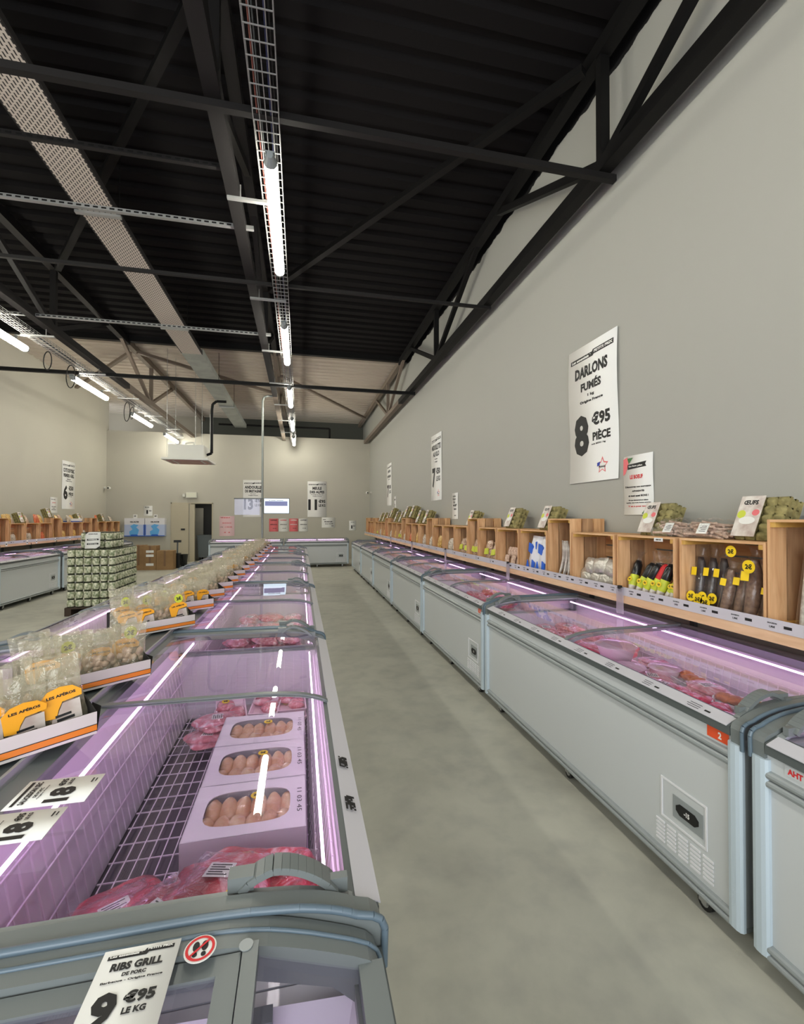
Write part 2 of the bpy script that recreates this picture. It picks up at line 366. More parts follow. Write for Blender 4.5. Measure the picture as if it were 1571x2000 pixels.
_tc = {}
def text_geo(s, bold):
    k = (s, bold)
    if k in _tc: return _tc[k]
    cu = bpy.data.curves.new('t', 'FONT'); cu.body = s; cu.size = 1.0; cu.offset = bold; cu.resolution_u = 2; cu.align_x = 'LEFT'
    ob = bpy.data.objects.new('t', cu); me = bpy.data.meshes.new_from_object(ob)
    vs = [tuple(v.co) for v in me.vertices]; fs = [tuple(p.vertices) for p in me.polygons]
    bpy.data.objects.remove(ob); bpy.data.curves.remove(cu); bpy.data.meshes.remove(me)
    if not vs: _tc[k] = ([], [], 0, 0, 1); return _tc[k]
    x0 = min(v[0] for v in vs); x1 = max(v[0] for v in vs); y0 = min(v[1] for v in vs); y1 = max(v[1] for v in vs)
    _tc[k] = ([(v[0] - x0, v[1] - y0) for v in vs], fs, x1 - x0, y1 - y0, 1); return _tc[k]
def text(m, s, cx, cz, h, w=None, y=-0.002, bold=0.048, shear=0.0, maxw=None):
    # lettering in the local XZ plane facing -Y, centred on (cx, cz); h letter height, w total width
    vs, fs, tw, th, _ = text_geo(s, bold)
    if not vs: return
    sy = h / th; sx = (w / tw) if w else sy * 0.62
    if maxw and tw * sx > maxw: sx = maxw / tw
    m.add([(cx - tw * sx / 2 + v[0] * sx + shear * (v[1] * sy), y, cz - h / 2 + v[1] * sy) for v in vs], fs)

def poster(name, loc, rz, w, h, spec, label, group=None, sheet=M_PAPER, curl=0.006, tilt=None, cat='poster'):
    """spec: list of (kind, ...) in fractions of w/h measured from the top left"""
    root = empty(name, loc, rz, label, cat, group)
    if tilt: root.rotation_euler = tilt
    s = mb(sheet); N = 8
    vs = []; fs = []
    for i in range(N + 1):
        z = -h / 2 + h * i / N; b = curl * math.sin(math.pi * i / N * 2.0) * 0.5 - 0.003 - abs(curl) * .5
        for x in (-w / 2, w / 2):
            vs.append((x, b, z)); vs.append((x, b - 0.0015, z))
    for i in range(N):
        o = i * 4; p = o + 4
        fs += [(o + 1, o + 3, p + 3, p + 1), (o, p, p + 2, o + 2), (o, o + 1, p + 1, p), (o + 2, p + 2, p + 3, o + 3)]
    s.add(vs, fs, True); s.build('sheet', root)
    layers = {}
    Y0 = -0.0055 - abs(curl) * 0.5
    for it in spec:
        k = it[0]; m = layers.setdefault(it[1].name, mb(it[1]))
        if k == 't':      # text: mat, string, cx, cy, height frac of h, width frac of w, depth step
            _, _, st, cx, cy, hh, ww = it[:7]; d = it[7] if len(it) > 7 else 0; sh = it[8] if len(it) > 8 else 0
            text(m, st, (cx - .5) * w, (.5 - cy) * h, hh * h, w=ww * w, y=Y0 - 0.0008 - d * 0.0006, shear=sh)
        elif k == 'r':    # rect: mat, x0,y0,x1,y1
            _, _, x0, y0, x1, y1 = it[:6]; d = it[6] if len(it) > 6 else 0
            m.box(((x0 - .5) * w, Y0 - 0.0003 - d * 0.0006, (.5 - y1) * h), ((x1 - .5) * w, Y0 - d * 0.0006, (.5 - y0) * h))
        elif k == 'p':    # polygon
            pts = [((x - .5) * w, (.5 - y) * h) for x, y in it[2]]; d = it[3] if len(it) > 3 else 0
            m.prism(pts, 'y', Y0 - 0.0003 - d * 0.0006, Y0 - d * 0.0006)
    names = {'black_ink': 'lettering', 'white_paper': 'reversed_lettering', 'red_ink': 'red_print', 'blue_ink': 'blue_print', 'green_ink': 'green_print'}
    for m in layers.values():
        if curl: m.v = [(x, y + curl * math.sin(math.pi * 2 * (z / h + .5)) * .5, z) for x, y, z in m.v]
    for n, m in layers.items(): m.build(names.get(n, 'print'), root)
    return root
def star(cx, cy, r, asp, k=0.5, a0=-90):
    return [(cx + (r if i % 2 == 0 else r * k) * math.cos(R(a0 + i * 36)), cy + (r if i % 2 == 0 else r * k) * math.sin(R(a0 + i * 36)) * asp) for i in range(10)]
def price_poster(l1, l2, small, big, cents, unit, extra=None, logo=True):
    s = [('p', M_INK, [(.06, .075), (.52, .075), (.54, .062), (.94, .062), (.94, .098), (.56, .098), (.54, .108), (.06, .108)]),
         ('t', M_PAPER, 'Les essentiels à', .30, .0915, .020, .42, 2), ('t', M_PAPER, 'PETITS PRIX', .745, .08, .020, .36, 2),
         ('t', M_INK, l1, .5, .195, .085, min(.84, .096 * len(l1))), ('t', M_INK, l2, .5, .300, .075, min(.80, .084 * len(l2)))]
    y = .375
    for q in small: s.append(('t', M_INK, q, .5, y, .025, min(.7, .034 * len(q)))); y += .042
    s += [('t', M_INK, big, .27, .655, .300, .32 if len(big) == 1 else .46),
          ('t', M_INK, cents, .68 if len(big) == 1 else .76, .560, .095, .36), ('t', M_INK, unit, .68 if len(big) == 1 else .76, .675, .075, .35)]
    if extra: s.append(('t', M_INK, extra, .62, .735, .016, .28))
    if logo:
        s += [('p', M_REDP, star(.70, .895, .115, .54)), ('p', M_PAPER, star(.70, .897, .085, .54), 1), ('p', M_BLUEI, [(.60, .875), (.66, .868), (.65, .895), (.60, .90)], 2),
              ('t', M_INK, 'FRANCE', .70, .905, .013, .13, 3)]
    return s

# ------------------------------------------------------------------ the room
XR, XL, YE = 2.85, -7.07, 19.0
struct(mb(M_FLOOR).box((-7.3, -4.2, -0.12), (3.1, 21.4, 0)), 'floor')
struct(mb(M_WALLR).box((XR, -4.2, 0), (XR + .2, 21.3, 6.2)), 'wall_right')
struct(mb(M_WALL).box((XL - .2, -4.2, 0), (XL, 19.2, 6.2)), 'wall_left')
e = mb(M_WALL)
e.box((XL, YE, 0), (-4.13, YE + .14, 4.97)); e.box((-3.37, YE, 0), (XR, YE + .14, 4.97)); e.box((-4.13, YE, 2.24), (-3.37, YE + .14, 4.97))
struct(e, 'wall_back')
e = mb(M_WALLB).box((-9.5, 21.1, 3), (-4.2, 21.3, 6.3)); e.use(M_WALLB_DIM).box((-4.2, 21.1, 3), (XR, 21.3, 6.3))  # one wall in two tones: lit left part, shaded right part painted darker
e.use(M_WALLB).box((-9.7, 19.15, 3), (-9.5, 21.3, 6.3))
struct(e, 'wall_upper_recess')
# unseen front wall behind the camera, its opening made up for the fill light
e = mb(M_WALL); e.box((XL, -4.2, 0), (-6.3, -4.0, 6.2)); e.box((2.1, -4.2, 0), (XR, -4.0, 6.2)); e.box((-6.3, -4.2, 4.3), (2.1, -4.0, 6.2)); e.box((-6.3, -4.2, 0), (2.1, -4.0, .5))
struct(e, 'wall_front')
# steel roof deck with trapezoid ribs running across the hall
def deck(m, y0, y1, x0, x1, z, name):
    prof = []; y = y0
    while y < y1 - 1e-6:
        prof += [(y, z), (y + .15, z), (y + .19, z + .05), (y + .26, z + .05)]; y += .30
    prof.append((y1, z)); n = len(prof); vs = []
    for xx in (x0, x1): vs += [(xx, p[0], p[1]) for p in prof]
    struct(mb(m).add(vs, [(i, i + 1, n + i + 1, n + i) for i in range(n - 1)]).box((x0, y0, z + .06), (x1, y1, z + .2)), name)
deck(M_CEIL, -4.2, 12.1, -7.27, 3.05, 6.06, 'ceiling')
deck(M_CEILW, 12.1, 21.4, -9.6, 3.05, 6.06, 'ceiling')
# dark trim where the black paint stops
struct(mb(M_BLACK).box((XL, 12.02, 5.93), (XR, 12.14, 6.06)), 'trim_1')
struct(mb(M_CEILW).box((XL, 12.45, 5.98), (XR, 12.53, 6.06)), 'trim_2')
# doorway with a dim store room behind it
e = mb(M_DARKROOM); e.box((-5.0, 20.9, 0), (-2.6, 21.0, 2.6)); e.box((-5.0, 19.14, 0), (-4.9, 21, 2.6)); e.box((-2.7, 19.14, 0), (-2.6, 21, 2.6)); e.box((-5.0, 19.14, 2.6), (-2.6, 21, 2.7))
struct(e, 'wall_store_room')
e = mb(M_DOOR); e.box((-4.80, YE - .05, 0), (-4.20, YE - .002, 2.24)); d = struct(e, 'door_1')
mb(M_RUBBER).box((-4.47, YE - .075, 1.22), (-4.33, YE - .05, 1.28)).build('door_handle', d)
e = mb(M_DOOR); e.box((-4.165, YE - .03, 0), (-3.99, YE + .08, 2.22)); struct(e, 'door_2')
e = mb(M_DOOR); e.box((-4.85, YE - .02, 0), (-4.80, YE - .001, 2.28)); e.box((-3.37, YE - .02, 0), (-3.33, YE - .001, 2.28)); e.box((-4.85, YE - .02, 2.24), (-3.33, YE - .001, 2.28)); struct(e, 'trim_3')

t = empty('store_room_lamp', (-3.75, 19.9, 2.56), 0, 'ceiling lamp of the store room behind the open doorway', 'lamp')
mb(M_ACW).lathe([(0, .04), (.14, .04), (.15, 0), (0, 0)], 20).build('body', t)
mb(emitmat('store_lamp_glass', (255, 246, 228), 9.0)).lathe([(0, -.04), (.09, -.03), (.14, 0)], 20).build('diffuser', t)
# ------------------------------------------------------------------ roof trusses
M_BRACE = mat('brown_grey_steel', (120, 108, 96), 0.6)
def truss(x, m1, label):
    t = empty('roof_truss', (x, 0, 0), 0, label, 'roof truss', 'lattice trusses under the roof')
    m2 = M_BRACE if x < 0 else M_BLACK
    mb(m1).box((-.06, -4, 4.80), (.06, 12.1, 4.92)).use(M_BRACE).box((-.06, 12.1, 4.80), (.06, YE + (.0 if x > 0 else -.02), 4.92)).build('bottom_chord', t)
    mb(m1).box((-.06, -4, 5.86), (.06, 12.1, 6.00)).use(M_BRACE).box((-.06, 12.1, 5.86), (.06, 21, 6.00)).build('top_chord', t)
    nodes = [-1.58, 3.58, 8.74, 13.9]
    for yb in nodes:
        m1 = M_BRACE if yb > 12 else m1
        mb(m1).bar((0, yb, 4.88), (0, yb, 5.9), .07, .09).build('vertical_web', t)
        mb(m1).bar((0, yb, 4.88), (0, yb - 2.2, 5.9), .07, .08).build('diagonal_web', t)
        mb(m1).bar((0, yb, 4.88), (0, yb + 2.2, 5.9), .07, .08).build('diagonal_web', t)
    return t
truss(2.66, M_BLACK, 'black lattice roof truss running tight along the right-hand wall')
truss(-.64, M_STEELD, 'dark lattice roof truss over the freezer island, beside the wire cable tray')
truss(-4.07, M_STEELD, 'dark lattice roof truss above the row of angled tube lamps on the left')
# cross struts and slotted rails
def strut(y, z, x0, x1, m, w, label, name='cross_strut', slots=False, cat='strut'):
    o = mb(m).box((x0, y - w / 2, z - w / 2), (x1, y + w / 2, z + w / 2))
    if slots:
        o.use(M_BLACK); x = x0 + .05
        while x < x1 - .05: o.box((x, y - w / 2 - .002, z - w * .2), (x + .045, y - w / 2, z + w * .2)); x += .075
    o = o.build(name); tag(o, label, cat)
strut(3.58, 4.77, -7.05, 2.78, M_STEELD, .055, 'dark round-edged strut crossing the hall nearest the camera under the black deck')
strut(6.2, 4.77, -7.05, 2.72, M_STEELD, .04, 'thin dark strut crossing the hall past the first lit tube lamp')
strut(10.8, 4.74, -7.05, 2.74, M_BLACK, .07, 'thick black tube crossing in front of the pale part of the ceiling')
strut(4.3, 4.84, -7.05, -.6, M_STEELD, .04, 'dark slotted rail hanging across the perforated duct', 'slotted_rail', True, 'rail')
strut(5.15, 4.84, -7.05, -.5, M_GALV, .04, 'bright galvanised slotted rail crossing over the perforated duct', 'slotted_rail', True, 'rail')
strut(8.1, 4.84, -6.0, -.5, M_GALV, .04, 'galvanised slotted rail further down the hall before the pale ceiling', 'slotted_rail', True, 'rail')
# roof braces
def brace(a, b, m, label):
    tag(mb(m).bar(a, b, .09, .07).build('roof_brace'), label, 'brace')
brace((2.55, 3.7, 5.84), (-.55, 8.6, 5.84), M_BLACK, 'dark diagonal brace under the black deck right of the central truss')
brace((-.75, 3.7, 5.84), (-3.95, 8.6, 5.84), M_BLACK, 'dark diagonal brace under the black deck left of the central truss')
brace((-.55, 13.6, 5.8), (2.6, 18.6, 5.8), M_BRACE, 'brown-grey diagonal brace under the pale ceiling near the right-hand wall')
brace((-3.95, 12.4, 5.8), (-.75, 15.6, 5.8), M_BRACE, 'brown-grey diagonal brace under the pale ceiling between duct and centre')
brace((-6.9, 16.2, 5.8), (-4.15, 12.5, 5.8), M_BRACE, 'brown-grey diagonal brace under the pale ceiling by the left-hand wall')
# black pipe by the upper recess
o = MB().use(M_BLACK); o.tube([(-3.2, 19.4, 5.45), (1.2, 19.4, 5.45), (1.2, 19.4, 5.02)], .04, 8); tag(o.build('water_pipe'), 'black pipe running above the back wall and bending down', 'pipe')

# ------------------------------------------------------------------ perforated duct
t = empty('perforated_duct', (-2.30, 0, 5.25), 0, 'long pale duct with perforated slots along its underside, left of the central truss', 'duct')
mb(M_PERF).box((-.2, -3.9, 0), (.2, 10.6, .012)).build('perforated_underside', t)
mb(M_GALVL).box((-.2, 10.6, 0), (.2, 18.9, .012)).build('plain_underside', t)
for sx in (-.215, .2): mb(M_STEELD).box((sx, -3.9, .002), (sx + .015, 10.6, .06)).use(M_GALVL).box((sx, 10.6, 0), (sx + .015, 18.9, .14)).build('side_flange', t)
for yy in (5.9, 9.2, 12.6, 15.4):
    o = mb(M_GALV); o.bar((-.24, yy, -.025), (.24, yy, -.025), .05, .03); o.build('hanger_bar', t)
    for sx in (-.22, .22): mb(M_BLACK).cyl((sx, yy, 0), (sx, yy, .8), .006, n=6).build('hanger_rod', t)

# ------------------------------------------------------------------ wire cable trays
def cable_tray(x, y0, y1, z, w, label, hang_side):
    t = empty('cable_tray', (x, 0, z), 0, label, 'cable tray')
    o = mb(M_WIRE); r = .0032; h = .06
    for i in range(5): o.bar((-w / 2 + w * i / 4, y0, 0), (-w / 2 + w * i / 4, y1, 0), r * 2)
    for sx in (-1, 1):
        for zz in (.03, h): o.bar((sx * w / 2, y0, zz), (sx * w / 2, y1, zz), r * 2)
    y = y0
    while y <= y1:
        o.bar((-w / 2, y, -.004), (w / 2, y, -.004), r * 2)
        for sx in (-1, 1): o.bar((sx * w / 2, y, 0), (sx * w / 2, y, h), r * 2)
        y += .1
    o.build('wire_mesh', t)
    for k, (m, dx) in enumerate(((M_RUBBER, .05), (M_INK, .065), (mat('blue_cable', (44, 48, 90), .5), .035), (mat('red_cable', (128, 70, 60), .5), -.06), (M_GREYD, -.03))):
        pts = [(dx + .006 * math.sin(i * 1.7 + k), y0 + (y1 - y0) * i / 24, .012) for i in range(25)]
        mb(m).tube(pts, .006, 6).build('cable', t)
    y = 2.5
    while y < y1 - .3:
        x0, x1 = (-.42, .06) if hang_side < 0 else (-.12, .36)
        o = mb(M_GALV); o.box((x0, y - .02, -.03), (x1, y + .02, -.006)); o.build('support_bar', t)
        o = mb(M_GALV); o.cyl(((x0 + .12) if hang_side < 0 else (x1 - .12), y, -.01), ((x0 + .12) if hang_side < 0 else (x1 - .12), y, .12), .006, n=6); o.build('threaded_rod', t)
        y += 2.02
    return t
cable_tray(-.262, -3.9, 18.9, 4.74, .19, 'wire mesh cable tray above the central row of tube lamps', -1)
cable_tray(-4.33, -3.9, 18.2, 4.70, .19, 'wire mesh cable tray along the left-hand truss carrying looped black cables', 1)
# cable loops hanging by the left tray
for i, (yy, r) in enumerate(((9.35, .16), (10.2, .22), (13.2, .25), (13.55, .16))):
    pts = [(-4.44 + .02 * math.sin(a), yy + r * .8 * math.cos(a), 4.6 - r * .5 + r * math.sin(a)) for a in [2 * math.pi * k / 18 for k in range(19)]]
    tag(mb(M_RUBBER).tube(pts, .009, 6).build('cable_loop'), ['black cable loop just above the nearest lamp on the left', 'black cable loop over the second angled lamp on the left', 'large black cable loop between the second and third angled lamps', 'small black cable loop next to the large one between lamps'][i], 'cable')

# ------------------------------------------------------------------ tube lamps
def tube_lamp():
    t = empty('tube_lamp')
    L = 1.86
    prof = [(-.045, .028), (-.055, 0), (-.05, -.03), (-.03, -.055), (0, -.062), (.03, -.055), (.05, -.03), (.055, 0), (.045, .028)]
    mb(M_TUBE).prism(prof, 'y', .09, L - .09, smooth=True).build('diffuser', t)
    o = mb(M_GREYL)
    for a, b in ((.0, .09), (L, L - .09)):
        pa = [(x * .45, z * .6) for x, z in prof]; n = len(prof)
        vs = [(x, a, z) for x, z in pa] + [(x * 1.02, b, z * 1.02) for x, z in prof]
        o.add(vs, [(i, (i + 1) % n, n + (i + 1) % n, n + i) for i in range(n)] + [tuple(range(n))])
    o.build('end_cap', t)
    mb(M_GREYL).box((-.038, .02, .0285), (.038, L - .02, .04)).build('housing', t)
    o = mb(M_GALV)
    for y in (.35, L - .35): o.box((-.02, y - .01, .03), (.02, y + .01, .115))
    o.build('clip', t)
    return t
lp = tube_lamp(); used = []
cy = [.45, 3.75, 7.0, 10.4, 13.7, 16.8]
cl = ['lit tube lamp just above the camera on the central tray', 'lit tube lamp nearest in view, longest of the central row', 'second lit tube lamp of the central row, before the pale ceiling', 'third lit tube lamp of the central row, under the pale ceiling', 'fourth lit tube lamp of the central row, short and far', 'last lit tube lamp of the central row, in front of the back wall']
for y, l in zip([-2.7] + cy, ['lit tube lamp behind the camera on the central tray'] + cl): inst(lp, used, (-.245, y, 4.61), 0, l, 'lit tube lamps of the central row', cat='lamp')
ll = ['lit tube lamp at the left picture edge, cut by the frame', 'lit tube lamp of the left row, longest fully seen there', 'lit tube lamp of the left row, before the smallest one', 'lit tube lamp of the left row beside the ceiling air unit']
for y, l in zip([-2.6, .7, 3.95, 7.2, 10.55, 13.95, 17.1], ['lit tube lamp of the left row out behind the camera', 'lit tube lamp of the left row beside the camera', 'lit tube lamp of the left row, out of view'] + ll):
    inst(lp, used, (-4.6, y, 4.60), 0, l, 'lit tube lamps of the left row', cat='lamp')
    o = mb(M_GALV).bar((-4.6, y + .35, 4.715), (-4.3, y + .35, 4.72), .03, .02); o.bar((-4.6, y + 1.5, 4.715), (-4.3, y + 1.5, 4.72), .03, .02)
    o = o.build('lamp_bracket'); tag(o, l.replace('lit tube lamp', 'galvanised bracket of the lit tube lamp'), 'bracket', 'brackets of the left lamps')

# ------------------------------------------------------------------ ceiling air unit, pole and screens
t = empty('air_conditioner', (-2.84, 12.9, 3.16), 0, 'white ceiling cassette air unit hanging on rods in front of the back wall', 'air conditioner')
mb(M_ACW).box((-.42, -.42, .05), (.42, .42, .40)).build('casing', t)
mb(M_ACW).prism([(-.55, -.55), (.55, -.55), (.55, .55), (-.55, .55)], 'z', .0, .05).build('fascia_panel', t)
o = mb(M_ACP); o.box((-.3, -.3, -.012), (.3, .3, 0)); 
for a in range(4):
    Mx = Matrix.Rotation(a * math.pi / 2, 4, 'Z'); o.box((-.36, -.48, -.01), (.36, -.38, 0), Mx)
o.build('intake_grille', t)
for sx in (-.45, .22):
    for sy in (-1, 1): mb(M_GALV).cyl((sx, sy * .40, .1), (sx, sy * .40, 2.85), .006, n=6).build('hanging_rod', t)
o = mb(M_BLACK); o.tube([(.42, .0, .2), (.54, .0, .25), (.54, 0, 1.4), (.56, 0, 1.56), (.66, 0, 1.64), (.9, 0, 1.64)], .035, 10); o.build('insulated_pipe', t)
o = mb(M_ACW); o.tube([(.5, .05, .2), (.5, .05, 1.3)], .016, 8); o.tube([(-.1, 0, .36), (-.1, 0, .5), (.1, 0, .52), (.1, 0, .36)], .02, 8); o.build('drain_pipe', t)
t = empty('cable_pole', (-.95, 12.2, 0), 0, 'slim grey pole dropping from the roof onto the far end of the island', 'pole')
mb(M_GALVL).cyl((0, 0, .96), (0, 0, 4.72), .028, n=12).build('shaft', t)
mb(M_GALVL).tube([(0, 0, 4.7), (.03, 0, 4.8), (.12, 0, 4.84), (.24, 0, 4.84)], .028, 10).build('bent_top', t)
t = empty('menu_screen', (-.60, 12.1, 2.0), R(4), 'bright lit screen fixed right of the slim pole', 'screen')
mb(M_GREYD).box((-.31, 0, -.20), (.33, .05, .20)).build('housing', t)
o = mb(M_SCREEN); o.box((-.295, -.004, -.185), (.315, 0, .185)); o.build('display', t)
o = mb(mat('screen_blue', (150, 160, 215), .5)); o.box((-.28, -.007, .0), (.28, -.005, .12)); o.use(M_INK); text(o, 'BONNES AFFAIRES', 0, .14, .022, w=.36, y=-.008); o.build('lettering', t)
t = empty('menu_screen', (-1.3, 12.1, 1.97), R(-4), 'tinted panel with dark top rail fixed left of the slim pole', 'screen')
mb(glassmat('tinted_panel', (.86, .86, .95), 1, .05, haze=.12, hazecol=(190, 190, 225))).box((-.32, 0, -.2), (.3, .008, .2)).build('panel', t)
mb(M_GREYD).box((-.33, -.01, .2), (.37, .02, .225)).build('top_rail', t)

# ------------------------------------------------------------------ wall fixtures
def wall_camera(x, y, z, sx, label):
    t = empty('security_camera', (x, y, z), 0, label, 'security camera')
    mb(M_ACW).cyl((0, 0, 0), (-sx * .04, 0, 0), .05, n=14).build('mount', t)
    mb(M_ACW).bar((-sx * .03, 0, 0), (-sx * .12, -.02, 0), .03).build('bracket', t)
    mb(M_ACW).blob((-sx * .17, -.04, -.01), (.07, .07, .065), 0, 0, 3).build('dome', t)
    mb(M_RUBBER).cyl((-sx * .17, -.10, -.01), (-sx * .17, -.115, -.01), .03, n=12).build('lens', t)
wall_camera(2.85, 18.5, 2.72, 1, 'white dome camera on the right-hand wall near the back corner')
wall_camera(-7.07, 18.8, 2.80, -1, 'white dome camera on the left-hand wall near the back corner')
t = empty('exit_light', (-4.1, 18.998, 2.57), 0, 'white emergency light box on the back wall above the doors', 'emergency light')
mb(M_ACW).box((-.19, -.09, -.11), (.19, 0, .11)).build('body', t)
mb(mat('cream_diffuser', (214, 214, 196), .3)).box((-.17, -.11, -.09), (.17, -.09, .09)).build('diffuser', t)
tag(mb(M_ACW).box((-4.42, 18.93, 2.5), (-4.33, 18.999, 2.62)).build('call_button'), 'small white square box on the wall left of the emergency light', 'wall box')

# ------------------------------------------------------------------ chest freezers
D = .95
PROF = [(.03, .888), (.038, .895), (.05, .901), (.068, .908), (.09, .915), (.118, .922), (.15, .9285), (.19, .933), (.24, .938), (.29, .9405), (.34, .942), (D - .03, .945)]
def end_frame(t, y0, outward):
    o = mb(M_GREY); s = outward
    pr = [(-.012, .80), (-.015, .870), (-.008, .888), (.008, .899)] + [(x, z + .012) for x, z in PROF[1:]] + [(D, .957)]
    o.prism(pr + [(D, .915), (.30, .908), (.16, .896), (.07, .86), (.04, .80)], 'y', y0, y0 + s * -.047)
    f = o.build('end_frame', t)
    pts = [(-.017, y0 + s * .004, .80), (-.019, y0 + s * .004, .874), (-.011, y0 + s * .004, .893), (.006, y0 + s * .004, .903)] + [(x, y0 + s * .004, z + .016) for x, z in PROF[1:]] + [(D, y0 + s * .004, .961)]
    mb(M_BEAD).tube(pts, .0075, 10).build('bumper_bead', f)
    o = mb(M_BLUE); n = 8
    yc = y0 - s * .03
    o.prism([(-.012, yc - .03), (-.021, yc - .024), (-.025, yc - .010), (-.025, yc + .010), (-.021, yc + .024), (-.012, yc + .03), (.0, yc + .03), (.0, yc - .03)], 'z', .10, .815); o.use(M_GREY).box((0, yc - .03, .10), (.03, yc + .03, .815))
    o.build('corner_post', t)
    o = mb(M_GREYD); o.box((D - .04, yc - .03, .10), (D + .003, yc + .03, .80)); o.build('corner_post', t)
def handle(t, y, s):
    # arched grip lying across the lid's rounded front
    o = mb(M_GREY); pts = []
    for i in range(13):
        u = i / 12; x = .075 + .19 * u; zb = .945 if x > .2 else .912 + (x - .075) * .26
        pts.append((x, y, zb + .038 * math.sin(math.pi * u) ** .7))
    for a, b in zip(pts[:-1], pts[1:]): o.bar(a, b, .046, .014)
    o.bar((.26, y - .017, .95), (.29, y - .017, .95), .03, .02); o.bar((.265, y, .946), (.265, y, .975), .05, .035, (0, 1, 0))
    o.bar((.072, y, .905), (.072, y, .935), .045, .02, (0, 1, 0))
    o.build('handle', t)
def freezer(name, L, panel=True):
    t = empty(name)
    o = mb(M_WHITE); o.box((0, 0, .12), (.035, L, .838)); o.box((D - .03, 0, .12), (D, L, .90)); o.box((.035, 0, .12), (D - .03, .035, .80)); o.box((.035, L - .035, .12), (D - .03, L, .80)); o.box((.035, .035, .12), (D - .03, L - .035, .16))
    o.build('cabinet', t)
    # liner
    a = [(.05, .05), (D - .05, .05), (D - .05, L - .05), (.05, L - .05)]; b = [(.10, .10), (D - .12, .10), (D - .12, L - .10), (.10, L - .10)]
    vs = [(x, y, .81) for x, y in a] + [(x, y, .44) for x, y in b]; oo = [(.035, .035), (D - .03, .035), (D - .03, L - .035), (.035, L - .035)]
    vs += [(x, y, .81) for x, y in oo] + [(x, y, .40) for x, y in b]
    fs = [(i, (i + 1) % 4, 4 + (i + 1) % 4, 4 + i) for i in range(4)] + [(8 + i, 8 + (i + 1) % 4, (i + 1) % 4, i) for i in range(4)]
    o = mb(M_LINER).add(vs, fs).box((D - .05, .05, .81), (D - .03, L - .05, .90)); o.build('liner', t)
    mb(M_BASED).box((.09, .09, .39), (D - .11, L - .09, .42)).build('base_tray', t)
    # white wire basket
    o = mb(M_WHWIRE); r = .004
    x = .12
    while x < D - .13: o.bar((x, .11, .465), (x, L - .11, .465), r); x += .04
    y = .12
    while y < L - .12: o.bar((.115, y, .462), (D - .135, y, .462), r); y += .095
    y = .12
    while y < L - .1:
        o.bar((.108, y, .46), (.062, y, .79), r); o.bar((D - .128, y, .46), (D - .066, y, .79), r); y += .055
    for z, dx in ((.56, .014), (.68, .031), (.785, .045)):
        o.bar((.108 - dx, .1, z), (.108 - dx, L - .1, z), r * 1.2); o.bar((D - .13 + dx * 1.3, .1, z), (D - .13 + dx * 1.3, L - .1, z), r * 1.2)
    x = .13
    while x < D - .14:
        for yy, s in ((.10, -1), (L - .10, 1)): o.bar((x, yy, .46), (x, yy + s * .04, .79), r)
        x += .06
    o.build('wire_basket', t)
    o = mb(M_LED2); o.box((.085, .10, .806), (.093, L - .10, .814)); o.build('light_strip', t)
    o = mb(M_LED); o.box((D - .153, .10, .906), (D - .145, L - .10, .914)); o.build('light_strip', t)
    # rims and rails
    mb(M_GREYD).prism([(-.016, .836), (-.016, .874), (.035, .893), (.05, .893), (.05, .82), (.036, .836)], 'y', .05, L - .05).build('front_rim', t)
    o = mb(M_STRIP).add([(-.021, .06, .8745), (-.021, L - .06, .8745), (.034, L - .06, .8965), (.034, .06, .8965), (-.021, .06, .871), (-.021, L - .06, .871), (.034, L - .06, .893), (.034, .06, .893)], [(0, 1, 2, 3), (7, 6, 5, 4), (0, 4, 5, 1), (3, 2, 6, 7), (0, 3, 7, 4), (1, 5, 6, 2)])
    st = o.build('price_strip', t)
    o = mb(M_INK); rr = random.Random(int(L * 100))
    y = .2
    while y < L - .2:
        zz = lambda x: .8747 + (x + .021) * .4 + .0006
        for k in range(3):
            xa = -.012 + k * .011; wd_ = .05 + rr.random() * .02; o.add([(xa, y, zz(xa)), (xa, y + wd_, zz(xa)), (xa + .003, y + wd_, zz(xa + .003)), (xa + .003, y, zz(xa + .003))], [(0, 3, 2, 1)])
        o.add([(-.006, y - .05, zz(-.006)), (-.006, y - .022, zz(-.006)), (.003, y - .022, zz(.003)), (.003, y - .05, zz(.003))], [(0, 3, 2, 1)])
        y += .28
    if panel: o.build('price_print', st)
    def rail(z0, z1, nm):
        h = (z1 - z0) / 2; pf = [(0, z0)]
        for k in range(2):
            for i in range(7):
                a = math.pi * i / 6; pf.append((-.018 * math.sin(a) - .003, z0 + h * k + h * (1 - math.cos(a)) / 2))
        pf.append((0, z1)); mb(M_GREYL).prism(pf[::-1], 'y', .055, L - .055).build(nm, t)
    rail(.712, .775, 'upper_bumper_rail'); rail(.085, .145, 'lower_bumper_rail')
    mb(M_GREYD).box((.0, .055, .085), (.03, L - .055, .12)).build('plinth', t)
    mb(M_GREY).prism([(D - .06, .945), (D, .957), (D, .90), (D - .06, .90)], 'y', .05, L - .05).build('rear_rail', t)
    end_frame(t, 0, -1); end_frame(t, L, 1)
    # two curved sliding lids
    for k, (y0, y1, dz) in enumerate(((.05, L / 2 + .03, .006), (L / 2 - .03, L - .05, -.008))):
        g = mb(M_GLASS).sweep([(x, z + dz) for x, z in PROF], y0, y1, .004).build('lid_glass', t)
        for yy in ((y0, y0 + .022), (y1 - .026, y1)): mb(M_GREY if k == 0 else M_GREYL).sweep([(x, z + dz + .006) for x, z in PROF], yy[0], yy[1], .014).build('lid_frame', g)
    handle(t, .075, -1); handle(t, L - .075, 1)
